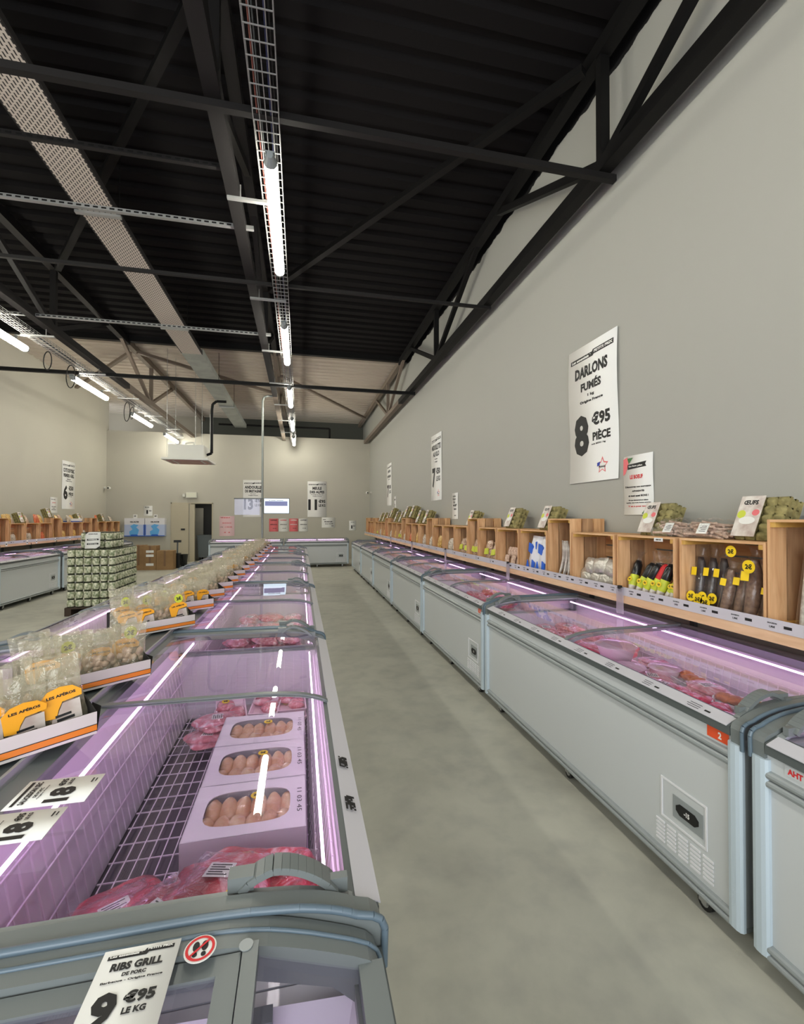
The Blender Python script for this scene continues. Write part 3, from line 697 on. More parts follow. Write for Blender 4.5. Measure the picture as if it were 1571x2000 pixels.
    # casters
    for y in (.22, L / 2, L - .22):
        for x in (.05, D - .09):
            o = mb(M_RUBBER).cyl((x - .015, y, .036), (x + .015, y, .036), .036, n=16)
            o.use(M_GALV).cyl((x - .017, y, .036), (x + .017, y, .036), .02, n=12); o.box((x - .026, y - .02, .036), (x - .02, y + .02, .12)); o.box((x + .02, y - .02, .036), (x + .026, y + .02, .12)); o.box((x - .03, y - .03, .105), (x + .03, y + .03, .125))
            o.build('caster', t)
    if panel:
        # temperature display low on the front near the y=0 end
        y0 = .30; o = mb(M_WHPK); o.box((-.004, y0 - .13, .30), (0, y0 - .122, .47)); o.box((-.004, y0 + .112, .30), (0, y0 + .12, .47)); o.box((-.004, y0 - .13, .47), (0, y0 + .12, .478)); o.box((-.004, y0 - .13, .292), (0, y0 + .12, .30))
        f = o.build('display_surround', t)
        o = mb(M_GREYL); o.box((-.003, y0 - .11, .33), (-.001, y0 + .05, .43)); o.build('display_plate', f)
        o = mb(M_RUBBER); o.prism([(y0 - .09 + .02 * (1 - math.cos(R(a))) * 0 + x, z) for a, x, z in ((0, .02, .355), (0, .10, .355), (0, .12, .37), (0, .12, .39), (0, .10, .405), (0, .02, .405), (0, 0, .39), (0, 0, .37))], 'x', -.006, -.003); o.build('display_window', f)
        o = mb(M_PAPER); m2 = MB().use(M_PAPER); text(m2, '-15', 0, 0, .022, w=.03, y=0); o.add([(-.0065, y0 - .03 - v[0], .38 + v[2]) for v in m2.v], m2.f); o.build('digits', f)
        o = mb(M_WHPK)
        for k in range(6):
            for j in range(5): o.box((-.005, y0 - .16 + j * .065, .17 + k * .018), (0, y0 - .16 + j * .065 + .05, .178 + k * .018))
        o.build('vent_slots', t)
    return t
FZ_L = freezer('chest_freezer', 2.5); FZ_M = freezer('chest_freezer', 2.17); FZ_I = freezer('chest_freezer', 2.27, False)
uL, uM, uI = [], [], []
XF = 1.68
rl = ['white chest freezer at the lower right corner, cut by the picture edge', 'longest white chest freezer of the right-hand row, with an orange number sticker', 'second full chest freezer of the right-hand row, red meat near its close end', 'third full chest freezer of the right-hand row', 'fourth full chest freezer of the right-hand row', 'fifth full chest freezer of the right-hand row', 'chest freezer of the right-hand row next to the back corner']
G1 = 'chest freezers along the right-hand wall'
inst(FZ_L, uL, (XF, -1.10, 0), 0, rl[0], G1, cat='freezer'); inst(FZ_L, uL, (XF, 1.44, 0), 0, rl[1], G1, cat='freezer')
RY = [3.98, 6.19, 8.40, 10.61, 12.82]
for i, y in enumerate(RY): inst(FZ_M, uM, (XF, y, 0), 0, rl[2 + i], G1, cat='freezer')
# island: two rows back to back
IY = [.917 + 2.31 * k for k in range(5)]
il = ['nearest', 'second', 'third', 'fourth', 'fifth and last']
for k, y in enumerate(IY):
    inst(FZ_I, uI, (.15, y + 2.27, 0), math.pi, ['island chest freezer holding three windowed white boxes, nearest full one', 'second island freezer on the aisle side, pink meat packs inside', 'third island freezer on the aisle side', 'fourth island freezer on the aisle side', 'farthest island freezer on the aisle side, beside the slim pole'][k], 'island freezers on the aisle side', cat='freezer')
    inst(FZ_I, uI, (-1.86, y, 0), 0, ['island freezer on the far side, mostly hidden behind the nearest snack trays', 'island freezer on the far side with a bright white rim, second from the camera', 'third island freezer on the far side, facing the pallet stack', 'fourth island freezer on the far side', 'farthest island freezer on the far side'][k], 'island freezers on the far side', cat='freezer')
# left wall row
LX = -5.32
for k, y in enumerate([5.05, 7.33, 9.61, 11.9, 14.18]):
    inst(FZ_M, uM, (LX, y + 2.17, 0), math.pi, ['chest freezer along the left-hand wall, out past the picture edge, %s' % ('near' if k == 0 else 'next'), '', 'white chest freezer along the left-hand wall ahead of the pallet stack', 'white chest freezer along the left-hand wall half hidden by the pallet stack', 'farthest chest freezer along the left-hand wall'][k] if k != 1 else 'chest freezer along the left-hand wall just outside the left edge', 'chest freezers along the left-hand wall', cat='freezer')
# cross freezers before the back wall
inst(FZ_M, uM, (1.66, 15.95, 0), R(90), 'white freezer closing the end of the aisle beside the right-hand row', 'freezers across the end of the hall', cat='freezer')
FZ_S = freezer('chest_freezer', 2.35); uS = []
inst(FZ_S, uS, (-.58, 15.95, 0), R(90), 'white freezer across the hall end, left one of two, below the screens', 'freezers across the end of the hall', cat='freezer')

# near freezer of another type: flat sliding lids and a sloping fixed front pane
t = empty('flat_lid_freezer', (0, 0, 0), 0, 'grey framed freezer with flat lids in the lower left corner, price sign lying on it', 'freezer')
y0, y1, x0, x1 = -1.35, .912, -.80, .15
o = mb(M_WHITE); o.box((x1 - .04, y0, .1), (x1, y1, .80)); o.box((x0, y0, .1), (x0 + .04, y1, .88)); o.box((x0, y0, .1), (x1, y0 + .04, .80)); o.box((x0, y1 - .04, .1), (x1, y1, .80)); o.box((x0, y0, .02), (x1, y1, .14)); o.build('cabinet', t)
vs = [(x0 + .05, y0 + .05, .86), (x1 - .05, y0 + .05, .81), (x1 - .05, y1 - .05, .81), (x0 + .05, y1 - .05, .86), (x0 + .1, y0 + .1, .45), (x1 - .12, y0 + .1, .45), (x1 - .12, y1 - .1, .45), (x0 + .1, y1 - .1, .45)]
mb(M_LINER).add(vs, [(0, 1, 5, 4), (1, 2, 6, 5), (2, 3, 7, 6), (3, 0, 4, 7), (4, 5, 6, 7)]).build('liner', t)
PB = [(.15, .80), (.151, .835), (.144, .852), (.128, .867), (.098, .881), (.06, .895), (.02, .909), (-.02, .921), (-.055, .930), (-.09, .936), (-.125, .940), (-.16, .942), (x0, .946)]
o = mb(M_GREY); o.prism([(x, z + .012) for x, z in PB] + [(x0, .90), (-.1, .893), (.06, .845), (.11, .80)], 'y', y1 - .064, y1).build('end_frame', t)
o = mb(M_BEAD); o.tube([(x + .003, y1 - .032, z + .013) for x, z in PB], .004, 8); o.build('bumper_bead', t)
o = mb(M_GREY); o.bar((-.082, y0, .938), (-.082, y1 - .06, .938), .026, .03); o.bar((.13, y0, .855), (.13, y1 - .06, .855), .045, .04); o.build('front_mullion', t)
mb(M_GREYD).box((x1 - .05, y0, .70), (x1 + .012, y1, .84)).build('front_rim', t)
mb(M_GLASS).prism([(-.07, .930), (.11, .868), (.11, .864), (-.07, .926)], 'y', y0 + .03, y1 - .06).build('front_pane', t)
for nm, ya, yb, dz in (('lid_glass', -.2, y1 - .104, .0), ('lid_glass', y0 + .05, -.17, -.01)):
    g = mb(M_GLASS).box((x0 + .08, ya, .937 + dz), (-.125, yb, .941 + dz)).build(nm, t)
    o = mb(M_GREY); o.box((-.134, ya, .93 + dz), (-.098, yb + .03, .946 + dz)); o.box((x0 + .05, ya, .93 + dz), (x0 + .085, yb + .03, .946 + dz)); o.box((x0 + .0505, yb, .93 + dz), (-.0985, yb + .0355, .9453 + dz)); o.box((x0 + .0505, ya - .02, .93 + dz), (-.0985, ya, .9453 + dz)); o.build('lid_frame', g)
o = mb(emitmat('dim_pink_led', (246, 200, 252), LED * .22)); o.box((x0 + .12, y1 - .075, .735), (-.045, y1 - .067, .76)); o.build('light_strip', t)
mb(M_GREY).box((-.115, y1 - .085, .785), (-.045, y1 - .055, .83)).build('lamp_end_box', t)
M_FROST = mat('frosted_basket', (150, 132, 154), .5, bump=.8, bscale=60)
o = mb(M_FROST); o.box((x0 + .14, y0 + .14, .47), (x1 - .15, y1 - .16, .62)); o.build('product_bin', t)
mb(M_GREYL).prism([(-.090 + .012 * math.cos(R(a)), .845 + .012 * math.sin(R(a))) for a in range(0, 360, 24)], 'z', .9535, .955).build('screw_cover', t)

# ridge cover between the two island rows
t = empty('island_ridge_cover', (0, 0, 0), 0, 'grey metal cover strip running down the middle of the freezer island under the snack trays', 'cover strip')
mb(M_GREYD).box((-.91, .97, .957), (-.80, 12.33, .972)).build('cover_plate', t)
o = mb(M_GREYL); o.box((-.915, .97, .95), (-.905, 12.33, .985)); o.box((-.805, .97, .95), (-.795, 12.33, .985)); o.build('edge_rail', t)

# stickers and labels on freezers
def flat_label(name, loc, rot, w, h, base, items, label, group=None, cat='label'):
    root = empty(name, loc, 0, label, cat, group); root.rotation_euler = rot
    mb(base).box((-w / 2, -.001, -h / 2), (w / 2, 0, h / 2)).build('backing', root)
    ms = {}
    for m, st, cx, cz, hh, ww in items:
        o = ms.setdefault(m.name, mb(m)); text(o, st, cx * w, cz * h, hh * h, w=ww * w, y=-.0018)
    for o in ms.values(): o.build('lettering', root)
    return root
RW = R(-90)
flat_label('number_sticker', (XF - .002, 1.555, .808), (0, 0, RW), .10, .046, mat('orange_red_sticker', (222, 84, 44), .4), [(M_PAPER, '2', .1, 0, .6, .16)], 'orange rectangular sticker with a white 2 on the longest right-hand freezer', cat='sticker')
flat_label('number_sticker', (XF - .002, 4.10, .808), (0, 0, RW), .07, .042, mat('orange_red_sticker', (222, 84, 44), .4), [(M_PAPER, '3', .1, 0, .6, .2)], 'small orange sticker on the second full freezer of the right-hand row', cat='sticker')
flat_label('maker_plate', (XF - .002, 1.22, .808), (0, 0, RW), .14, .036, M_WHITE, [(M_RED, 'AHT WIEN', 0, 0, .6, .85)], 'white plate with small red lettering on the lower right corner freezer', cat='label')
for yy, nm in ((1.30, 'nearest the handle'), (1.52, 'further along the rim')):
    t = empty('barcode_label', (.145, yy, .8905), 0, 'black printed price label on the island rim strip, %s' % nm, 'label'); t.rotation_euler = (0, R(22), 0)
    o = mb(M_INK); rr = random.Random(yy)
    for i in range(9):
        for j in range(5):
            if rr.random() < .75: o.box((-.02 + j * .006, -.03 + i * .007, .0), (-.0145 + j * .006, -.0235 + i * .007, .0015))
    o.build('print', t)

# ------------------------------------------------------------------ signs lying on the island lids
def lying(w, h, spec, loc, rz, label):
    return poster('price_sign', loc, 0, w, h, spec, label, tilt=(R(-90), 0, rz), curl=0.0, cat='price sign')
rib = [('p', M_INK, [(.08, .075), (.54, .075), (.56, .05), (.93, .05), (.93, .09), (.60, .09), (.58, .115), (.08, .115)]),
       ('t', M_PAPER, 'Les essentiels à', .32, .095, .024, .42, 2), ('t', M_PAPER, 'PETITS PRIX', .75, .07, .024, .33, 2),
       ('t', M_INK, 'RIBS GRILL', .5, .205, .085, .66), ('t', M_INK, 'DE PORC', .5, .292, .04, .30), ('t', M_INK, 'Barbecue - Origine France', .5, .355, .028, .76),
       ('t', M_INK, '9', .28, .62, .34, .30), ('t', M_INK, '€95', .68, .53, .12, .38), ('t', M_INK, 'LE KG', .66, .65, .06, .28)]
lying(.118, .168, rib, (-.258, .780, .966), 0, 'white price sign for pork ribs lying on the flat lid at the lower left')
def card18(l1):
    return [('r', M_INK, .08, .06, .92, .10), ('t', M_INK, l1, .5, .18, .075, .80), ('t', M_INK, 'DE PORC', .5, .275, .045, .35), ('t', M_INK, 'Origine France', .5, .335, .025, .5), ('t', M_INK, '18', .34, .60, .32, .52), ('t', M_INK, '€95', .80, .50, .09, .26), ('t', M_INK, 'LE KG', .80, .60, .05, .22), ('r', M_INK, .7, .88, .86, .90), ('r', M_INK, .72, .93, .84, .945)]
lying(.13, .185, card18('SAUCISSON SEC'), (-.632, 1.395, .967), R(90), 'white 18 euro price card on the island glass, the farther of the pair')
lying(.12, .185, card18('POITRINE'), (-.662, 1.255, .967), R(90), 'white 18 euro price card on the island glass, the nearer of the pair')
t = empty('no_step_sticker', (-.165, .845, .962), 0, 'round red ringed sticker with two crossed out black footprints on the near frame', 'sticker')
mb(M_PAPER).cyl((0, 0, 0), (0, 0, .001), .026, n=32).build('backing', t)
o = mb(M_RED); n = 32
vs = [((r * math.cos(2 * math.pi * i / n)), r * math.sin(2 * math.pi * i / n), .0018) for r in (.019, .0235) for i in range(n)]
o.add(vs, [(i, (i + 1) % n, n + (i + 1) % n, n + i) for i in range(n)]); o.bar((-.014, -.014, .003), (.014, .014, .003), .003, .0008); o.build('ring', t)
o = mb(M_INK)
for dx in (-.007, .007):
    o.prism([(dx + .0055 * math.cos(a), .004 + .009 * math.sin(a)) for a in [k * math.pi / 6 for k in range(12)]], 'z', .001, .0022)
    o.prism([(dx + .004 * math.cos(a), -.011 + .004 * math.sin(a)) for a in [k * math.pi / 6 for k in range(12)]], 'z', .001, .0022)
o.build('footprints', t)

# ------------------------------------------------------------------ food in the freezers
def sticker(o_parent, loc, r=.022, rot=(0, 0, 0), txt='2€', m=M_STICK):
    s = mb(m).prism([(r * math.cos(k * math.pi / 12), r * math.sin(k * math.pi / 12)) for k in range(24)], 'y', -.0012, 0)
    s.use(M_INK); text(s, txt, 0, 0, r * .8, w=r * 1.1, y=-.002)
    return s.build('price_sticker', o_parent, loc, rot)
# windowed cartons
def pie_box():
    t = empty('windowed_carton')
    w, l, h = .42, .328, .135
    o = mb(M_PIEBOX); o.box((-w / 2, -l / 2, 0), (w / 2, -l / 2 + .003, h)); o.box((-w / 2, l / 2 - .003, 0), (w / 2, l / 2, h)); o.box((-w / 2, -l / 2, 0), (-w / 2 + .003, l / 2, h)); o.box((w / 2 - .003, -l / 2, 0), (w / 2, l / 2, h)); o.box((-w / 2, -l / 2, 0), (w / 2, l / 2, .003))
    o.build('carton_walls', t)
    # lid with a rounded window
    n = 48; outer = []; inner = []
    a, b, rr = .155, .105, .055
    cx = -.005
    for k in range(n):
        th = 2 * math.pi * k / n; c, s = math.cos(th), math.sin(th)
        p = 4.0; q = (abs(c / a) ** p + abs(s / b) ** p) ** (-1 / p); inner.append((cx + c * q, s * q))
        e = min(w / 2 / abs(c) if abs(c) > 1e-6 else 9, l / 2 / abs(s) if abs(s) > 1e-6 else 9); outer.append((c * e, s * e))
    vs = [(x, y, h) for x, y in outer] + [(x, y, h) for x, y in inner] + [(x, y, h - .003) for x, y in inner]
    fs = [(i, (i + 1) % n, n + (i + 1) % n, n + i) for i in range(n)] + [(n + i, n + (i + 1) % n, 2 * n + (i + 1) % n, 2 * n + i) for i in range(n)]
    mb(M_PIEBOX).add(vs, fs).add([(-w / 2, -l / 2, h), (w / 2, -l / 2, h), (w / 2, l / 2, h), (-w / 2, l / 2, h)] , []).build('lid', t)
    o = mb(M_FILMB); o.add([(x, y, h - .002) for x, y in inner] , [tuple(range(n))]); o.build('window_film', t)
    for r_ in range(2):
        for c_ in range(6):
            o = mb(M_ROLL).blob((-.150 + c_ * .056 + (r_ * .012), -.060 + r_ * .112, .092), (.033, .066, .036), c_ + r_ * 7, .14, 3, 1.4); o.build('poultry_piece', t)
    o = mb(M_INK); m2 = MB().use(M_INK); text(m2, '11 03 45', 0, 0, .018, w=.15, y=0, bold=0.0)
    o.add([(w / 2 - .025 + v[2], -v[0] + .0, h + .0008) for v in m2.v], [f[::-1] for f in m2.f]); o.build('handwritten_date', t)
    sticker(t, (.02, .06, h + .0015), .022, (R(-90), 0, 0), '2€')
    return t
pb = pie_box(); u = []
for k in range(3): inst(pb, u, (-.185, 1.835 + k * .332, .468), R((0, .6, -.8)[k]), ['white carton with an oval window, nearest of the three in the island freezer', 'white carton with an oval window, middle one of the three', 'white carton with an oval window, farthest of the three'][k], 'white windowed cartons', cat='carton')
# big vacuum packs of marbled meat
def meat_pack(m, sx, sy, sz, seed, st=True, plain=False):
    t = empty('meat_pack')
    b = MB().use(m); b.blob((0, 0, sz), (sx, sy, sz), seed, .35, 4, 1.7); b.build('meat', t)
    if not plain:
        f = MB().use(M_FILMB); N = 14; vs = []; fs = []
        for i in range(N + 1):
            for j in range(N + 1):
                x = (-1 + 2 * i / N); y = (-1 + 2 * j / N)
                z = max(0, 1 - max(abs(x), abs(y)) ** 3) * sz * 2.05 + .006 + .008 * noise.noise(Vector((x * 5, y * 5, seed)))
                vs.append((x * sx * 1.12, y * sy * 1.12, z))
        for i in range(N):
            for j in range(N): q = i * (N + 1) + j; fs.append((q, q + N + 1, q + N + 2, q + 1))
        f.add(vs, fs, True); f.build('film', t)
        if st:
            o = mb(M_PAPER).box((-.035, -.03, 0), (.035, .03, .001)); o.use(M_INK)
            for k in range(5): o.box((-.028, -.022 + k * .01, .001), (.026 - (k % 2) * .015, -.018 + k * .01, .0016))
            o.build('paper_label', t, (.0, 0, sz * 2.08))
    return t
mp = meat_pack(M_MEAT, .14, .17, .055, 3); u = []
for k, (x, y, z, rz, s) in enumerate([(-.52, 1.30, .47, 12, 1.15), (-.30, 1.34, .475, -8, 1.2), (-.10, 1.37, .47, 15, 1.1), (-.46, 1.32, .57, 30, 1.0), (-.22, 1.36, .59, -15, 1.05), (-.06, 1.40, .58, 75, .85), (-.36, 1.27, .60, -40, .95)]):
    o = inst(mp, u, (x, y, z), 0, 'dark red marbled meat pack in the nearest island freezer, %s' % ['bottom left', 'bottom middle', 'bottom right', 'on top at left', 'on top in the middle', 'on top by the handle', 'on top between the others'][k], 'dark red meat packs', rot=(R(random.uniform(-8, 8)), R(random.uniform(-6, 6)), R(rz)), scale=(s, s, s), cat='meat pack')
t = empty('price_sticker', (-.165, 1.24, .735), 0, 'round yellow price sticker on the dark red meat by the handle', 'sticker'); t.rotation_euler = (R(-75), 0, 0)
sticker(t, (0, 0, 0), .024, (0, 0, 0), '5€')
# generic trays of meat and pots
def food_tray(m, lm, seed, trm=M_PINKT, yellow=True):
    t = empty('meat_tray')
    o = MB().use(trm); w, l, h = .085, .12, .035
    for s, q in ((1.0, 0), ):
        vs = [(-w * .85, -l * .88, 0), (w * .85, -l * .88, 0), (w * .85, l * .88, 0), (-w * .85, l * .88, 0), (-w, -l, h), (w, -l, h), (w, l, h), (-w, l, h), (-w * .92, -l * .94, h), (w * .92, -l * .94, h), (w * .92, l * .94, h), (-w * .92, l * .94, h), (-w * .8, -l * .84, .006), (w * .8, -l * .84, .006), (w * .8, l * .84, .006), (-w * .8, l * .84, .006)]
        fs = [(3, 2, 1, 0)] + [(i, (i + 1) % 4, 4 + (i + 1) % 4, 4 + i) for i in range(4)] + [(4 + i, 4 + (i + 1) % 4, 8 + (i + 1) % 4, 8 + i) for i in range(4)] + [(8 + i, 8 + (i + 1) % 4, 12 + (i + 1) % 4, 12 + i) for i in range(4)] + [(12, 13, 14, 15)]
        o.add(vs, fs)
    o.build('tray', t)
    o = MB().use(m); rr = random.Random(seed)
    for k in range(4): o.blob((rr.uniform(-.03, .03), -.07 + k * .047, .035), (.05, .035, .022), seed + k, .4, 2, 2.0)
    o.build('meat', t)
    if yellow: sticker(t, (-.03, .05, .062), .022, (R(-90), 0, 0), '2€')
    return t
def tub():
    t = empty('plastic_tub')
    mb(M_PINKT).lathe([(0, 0), (.07, 0), (.105, .095), (.112, .1), (.105, .1), (.066, .006), (0, .006)], 24).build('bowl', t)
    mb(glassmat('tub_lid', (.93, .88, .92), 1, .1, haze=.3, hazecol=(240, 215, 230))).lathe([(0, .112), (.08, .112), (.11, .104), (.113, .098)], 24).build('lid', t)
    return t
P_TR = food_tray(M_MEATP, 0, 2); P_TR2 = food_tray(M_MEATR, 0, 9, M_WHPK, False); P_TR3 = food_tray(mat('orange_breaded', (206, 120, 66), .5, var=(168, 84, 50), vscale=30), 0, 14, M_WHPK, False)
P_LP = meat_pack(M_MEATP, .10, .13, .03, 6); P_LP2 = meat_pack(M_MEATR, .12, .13, .04, 11, False)
P_TUB = tub()
US = {'a': [], 'b': [], 'c': [], 'd': [], 'e': [], 'f': []}
PR = {'a': (P_TR, 'meat tray', 'pale meat tray, yellow sticker,'), 'b': (P_TR2, 'meat tray', 'white tray of bright red meat'), 'c': (P_TR3, 'meat tray', 'white tray of orange breaded pieces'), 'd': (P_LP, 'meat pack', 'flat pack of pink meat'), 'e': (P_LP2, 'meat pack', 'glossy pack of red meat'), 'f': (P_TUB, 'tub', 'round pink tub')}
def lay(k, x, y, z, rz, where, tiltx=0, tilty=0, s=1.0, sfx=''):
    p, c, l = PR[k]
    return inst(p, US[k], (x, y, z), 0, l + (sfx or '') + ' in ' + where, c + 's in ' + where, rot=(R(tiltx), R(tilty), R(rz)), scale=(s, s, s), cat=c)
# nearest island freezer, far half
w = 'the nearest full island freezer behind the cartons'
for (x, y, z, rz, tx) in [(-.42, 2.92, .47, 5, 0), (-.22, 2.94, .47, -3, 0), (-.05, 2.93, .47, 4, 0), (-.40, 2.90, .52, 10, 8), (-.20, 2.93, .525, -6, 6), (-.02 - .03, 2.95, .52, 3, 4)]: lay('a', x, y, z, rz, w, tx)
for (x, y, z, rz) in [(-.5, 2.66, .47, 80), (-.47, 2.74, .52, 95)]: lay('d', x + .02, y, z, rz, w)
# island second to fifth
def fill(fx0, fx1, fy0, fy1, n, kinds, where, seed, z0=.47, layers=2, s=1.0):
    rr = random.Random(seed); nx = max(1, int((fx1 - fx0) / .19)); ny = max(1, int(n / nx / layers)); i = 0
    for ly in range(layers):
        for a in range(nx):
            for b in range(ny):
                k = kinds[(rr.randrange(len(kinds)))]
                lay(k, fx0 + (a + .5) * (fx1 - fx0) / nx + rr.uniform(-.015, .015), fy0 + (b + .5) * (fy1 - fy0) / ny + rr.uniform(-.02, .02), z0 + ly * .068 + rr.uniform(0, .01), rr.uniform(-18, 18), where, rr.uniform(-6, 10), rr.uniform(-6, 6), s)
fill(-.62, .02, 3.45, 5.2, 36, 'ded', 'the second island freezer on the aisle side', 3, layers=3)
fill(-.62, .02, 5.75, 7.4, 18, 'dda', 'the third island freezer on the aisle side', 4, layers=1)
fill(-.62, .02, 8.0, 9.6, 18, 'ed', 'the fourth island freezer on the aisle side', 5, layers=2)
fill(-.62, .02, 10.3, 11.9, 12, 'db', 'the farthest island freezer on the aisle side', 6, layers=2)
fill(-1.7, -1.05, 4.0, 5.2, 8, 'da', 'the second island freezer on the far side', 7, layers=1)
fill(-1.7, -1.05, 5.9, 7.3, 10, 'da', 'the third island freezer on the far side', 8, layers=1)
# right-hand row
WR = 'the longest right-hand freezer'
for (k, x, y, z, rz, tx, ty) in [('c', 2.08, 1.66, .66, 15, 0, 5), ('b', 1.98, 1.80, .66, -20, 0, 8), ('c', 2.15, 1.86, .67, 40, 0, 0), ('b', 2.0, 2.0, .66, 10, 0, 6), ('d', 2.15, 2.05, .66, -15, 0, 0), ('d', 1.95, 2.15, .65, 25, 0, 0), ('c', 2.2, 2.2, .66, 0, 5, 0), ('d', 2.02, 2.3, .64, 60, 0, 0), ('a', 2.2, 2.36, .64, 10, 0, 0), ('d', 1.93, 1.68, .66, 30, 0, 0)]: lay(k, x, y, z + .075, rz, WR + ', loose on the heap', tx, ty)
fill(1.80, 2.4, 1.6, 2.6, 32, 'dab', WR + ', under the heap', 21, layers=4, z0=.455)
lay('f', 2.04, 2.64, .745, 0, WR, s=1.15); lay('f', 1.96, 2.42, .71, 20, WR + ', lower and nearer', s=.85, sfx=' with a lid'); lay('f', 2.14, 2.34, .72, 50, WR + ', beside the shallow tub', s=.8)
fill(1.82, 2.45, 2.55, 2.8, 12, 'd', WR + ' beneath the tub', 22, layers=4)
fill(1.80, 2.45, 2.85, 3.8, 30, 'dde', WR + ', far half', 23, layers=3, z0=.54)
fill(1.80, 2.40, 4.7, 5.5, 24, 'e', 'the second full freezer of the right-hand row, middle', 24, layers=4, z0=.50)
fill(1.80, 2.40, 4.15, 4.65, 6, 'da', 'the second full freezer of the right-hand row, close end', 25, layers=2)
fill(1.80, 2.40, 6.4, 8.1, 22, 'da', 'the third full freezer of the right-hand row', 26, layers=2, z0=.5)
fill(1.80, 2.40, 8.6, 10.3, 18, 'db', 'the fourth full freezer of the right-hand row', 27, layers=2, z0=.5)
fill(1.80, 2.40, 10.8, 12.6, 12, 'dd', 'the fifth full freezer of the right-hand row', 28, layers=1, z0=.55)
fill(-6.1, -5.5, 10.0, 11.7, 16, 'de', 'the left-hand freezer ahead of the pallet stack', 29, layers=2, z0=.5)
fill(-6.1, -5.5, 12.2, 14.0, 12, 'dd', 'the left-hand freezer behind the pallet stack', 30, layers=1, z0=.55)

# ------------------------------------------------------------------ snack bags in printed trays on the island
def snack_tray():
    t = empty('display_tray'); L, Wd, H = .44, .24, .072
    o = mb(M_CARD); th = .004
    o.box((0, 0, 0), (L, Wd, th)); o.prism([(0, 0), (Wd, 0), (Wd, H * 1.7), (Wd * .6, H * 1.6), (0, H)], 'x', 0, th); o.prism([(0, 0), (Wd, 0), (Wd, H * 1.7), (Wd * .6, H * 1.6), (0, H)], 'x', L - th, L); o.box((0, Wd - th, 0), (L, Wd, H * 1.7)); o.box((0, .0012, 0), (L, th, H)); 
    o.add([(0, 0, 0), (-.045, .06, H * .95), (-.02, .1, H), (0, .1, 0)], [(0, 1, 2, 3), (3, 2, 1, 0)])
    o.add([(L, 0, 0), (L + .03, .05, H * .95), (L + .02, .1, H), (L, .1, 0)], [(0, 1, 2, 3), (3, 2, 1, 0)])
    o.build('carton', t)
    o = mb(M_CARDW); o.box((0, -.0008, 0), (L, .001, H)); f = o.build('printed_front', t)
    o = mb(M_ORANGE); o.box((0, -.0022, H * .17), (L, -.0009, H * .42)); o.use(M_INK); o.box((0, -.0022, H * .42), (L, -.0009, H * .45)); o.box((0, -.0022, H * .13), (L, -.0009, H * .17)); o.build('orange_band', f)
    return t
def snack_bag(variant):
    t = empty('snack_bag'); w, h, d = .125, .20 + .02 * (variant == 1), .048
    rr = random.Random(variant)
    o = MB().use(M_FILM); N, K = 12, 12; vs = []; fs = []
    for side in (-1, 1):
        for j in range(K + 1):
            v = j / K
            for i in range(N + 1):
                uu = i / N; pin = 1 - .16 * math.sin(v * math.pi) + (.12 if v > .8 else 0) * (v - .8) * 3
                x = (uu - .5) * w * (1.02 - .1 * math.sin(math.pi * v))
                th = d * math.sin(math.pi * min(1, max(0, uu))) ** .5 * (math.sin(math.pi * min(1, v * .92 + .04)) ** .6) * (1 - .72 * max(0, v - .5) * 1.6)
                wr = .009 * noise.noise(Vector((uu * 6 + variant * 5, v * 7, side * 3.3))) + .007 * noise.noise(Vector((uu * 19, v * 21, side + variant)))
                z = v * h + .012 * noise.noise(Vector((uu * 4, variant * 2.0, 3))) * v
                vs.append((x + wr * .4, side * th / 2 + wr, max(.001, z)))
        b = (0 if side < 0 else 1) * (N + 1) * (K + 1)
        for j in range(K):
            for i in range(N):
                q = b + j * (N + 1) + i; fc = (q, q + 1, q + N + 2, q + N + 1); fs.append(fc if side < 0 else fc[::-1])
    o.add(vs, fs, variant == 0); o.build('film', t)
    o = MB().use(M_SNACK if variant == 0 else M_SNACKP)
    for k in range(26):
        o.blob((rr.uniform(-.045, .045), rr.uniform(-.009, .009), .014 + rr.random() * h * .42), (.014, .008, .013), k, .5, 1, 1.5)
    c = o.build('snacks', t); c['kind'] = 'stuff'
    if variant != 2:
        y = -d / 2 - .0045; o = mb(M_OLABEL); o.prism([(-.048, .055), (-.050, .105), (-.03, .122), (.0, .127), (.03, .122), (.050, .105), (.048, .090), (.0, .088), (-.012, .070), (-.02, .05)], 'y', y, y + .0012)
        o.use(M_EGGL); o.prism([(-.018, .052), (-.010, .068), (.0, .084), (.042, .085), (.040, .03), (.0, .026), (-.035, .03), (-.03, .05)], 'y', y, y + .001)
        o.use(M_INK); text(o, 'LES APÉROS', 0, .106, .009, w=.07, y=y - .0008); o.box((-.02, y - .001, .040), (.022, y, .047)); o.box((-.022, y - .001, .051), (.016, y, .057))
        o.build('label', t)
    if variant != 1: pass
    else: sticker(t, (.012, -d / 2 - .004, .145), .024, (0, 0, 0), '2€', M_LIME)
    return t
TR = snack_tray(); uT = []; SB = [snack_bag(0), snack_bag(1), snack_bag(2)]; uB = [[], [], []]
trays = [(-.655, 1.70, 40), (-.66, 2.27, 38), (-.68, 3.26, 38), (-.67, 3.87, 36), (-.67, 4.40, 36), (-.66, 4.86, 36), (-.67, 5.35, 36), (-.66, 5.9, 35), (-.67, 6.5, 35), (-.66, 7.1, 35), (-.67, 7.8, 35), (-.66, 8.5, 35), (-.67, 9.2, 35), (-.66, 9.95, 35), (-.67, 10.7, 35), (-.66, 11.4, 35)]
ordn = ['first', 'second', 'third', 'fourth', 'fifth', 'sixth', 'seventh', 'eighth', 'ninth', 'tenth', 'eleventh', 'twelfth', 'thirteenth', 'fourteenth', 'fifteenth', 'sixteenth', 'seventeenth', 'eighteenth', 'nineteenth', 'twentieth', 'twenty-first', 'twenty-second', 'twenty-third', 'twenty-fourth', 'twenty-fifth', 'twenty-sixth', 'twenty-seventh', 'twenty-eighth']
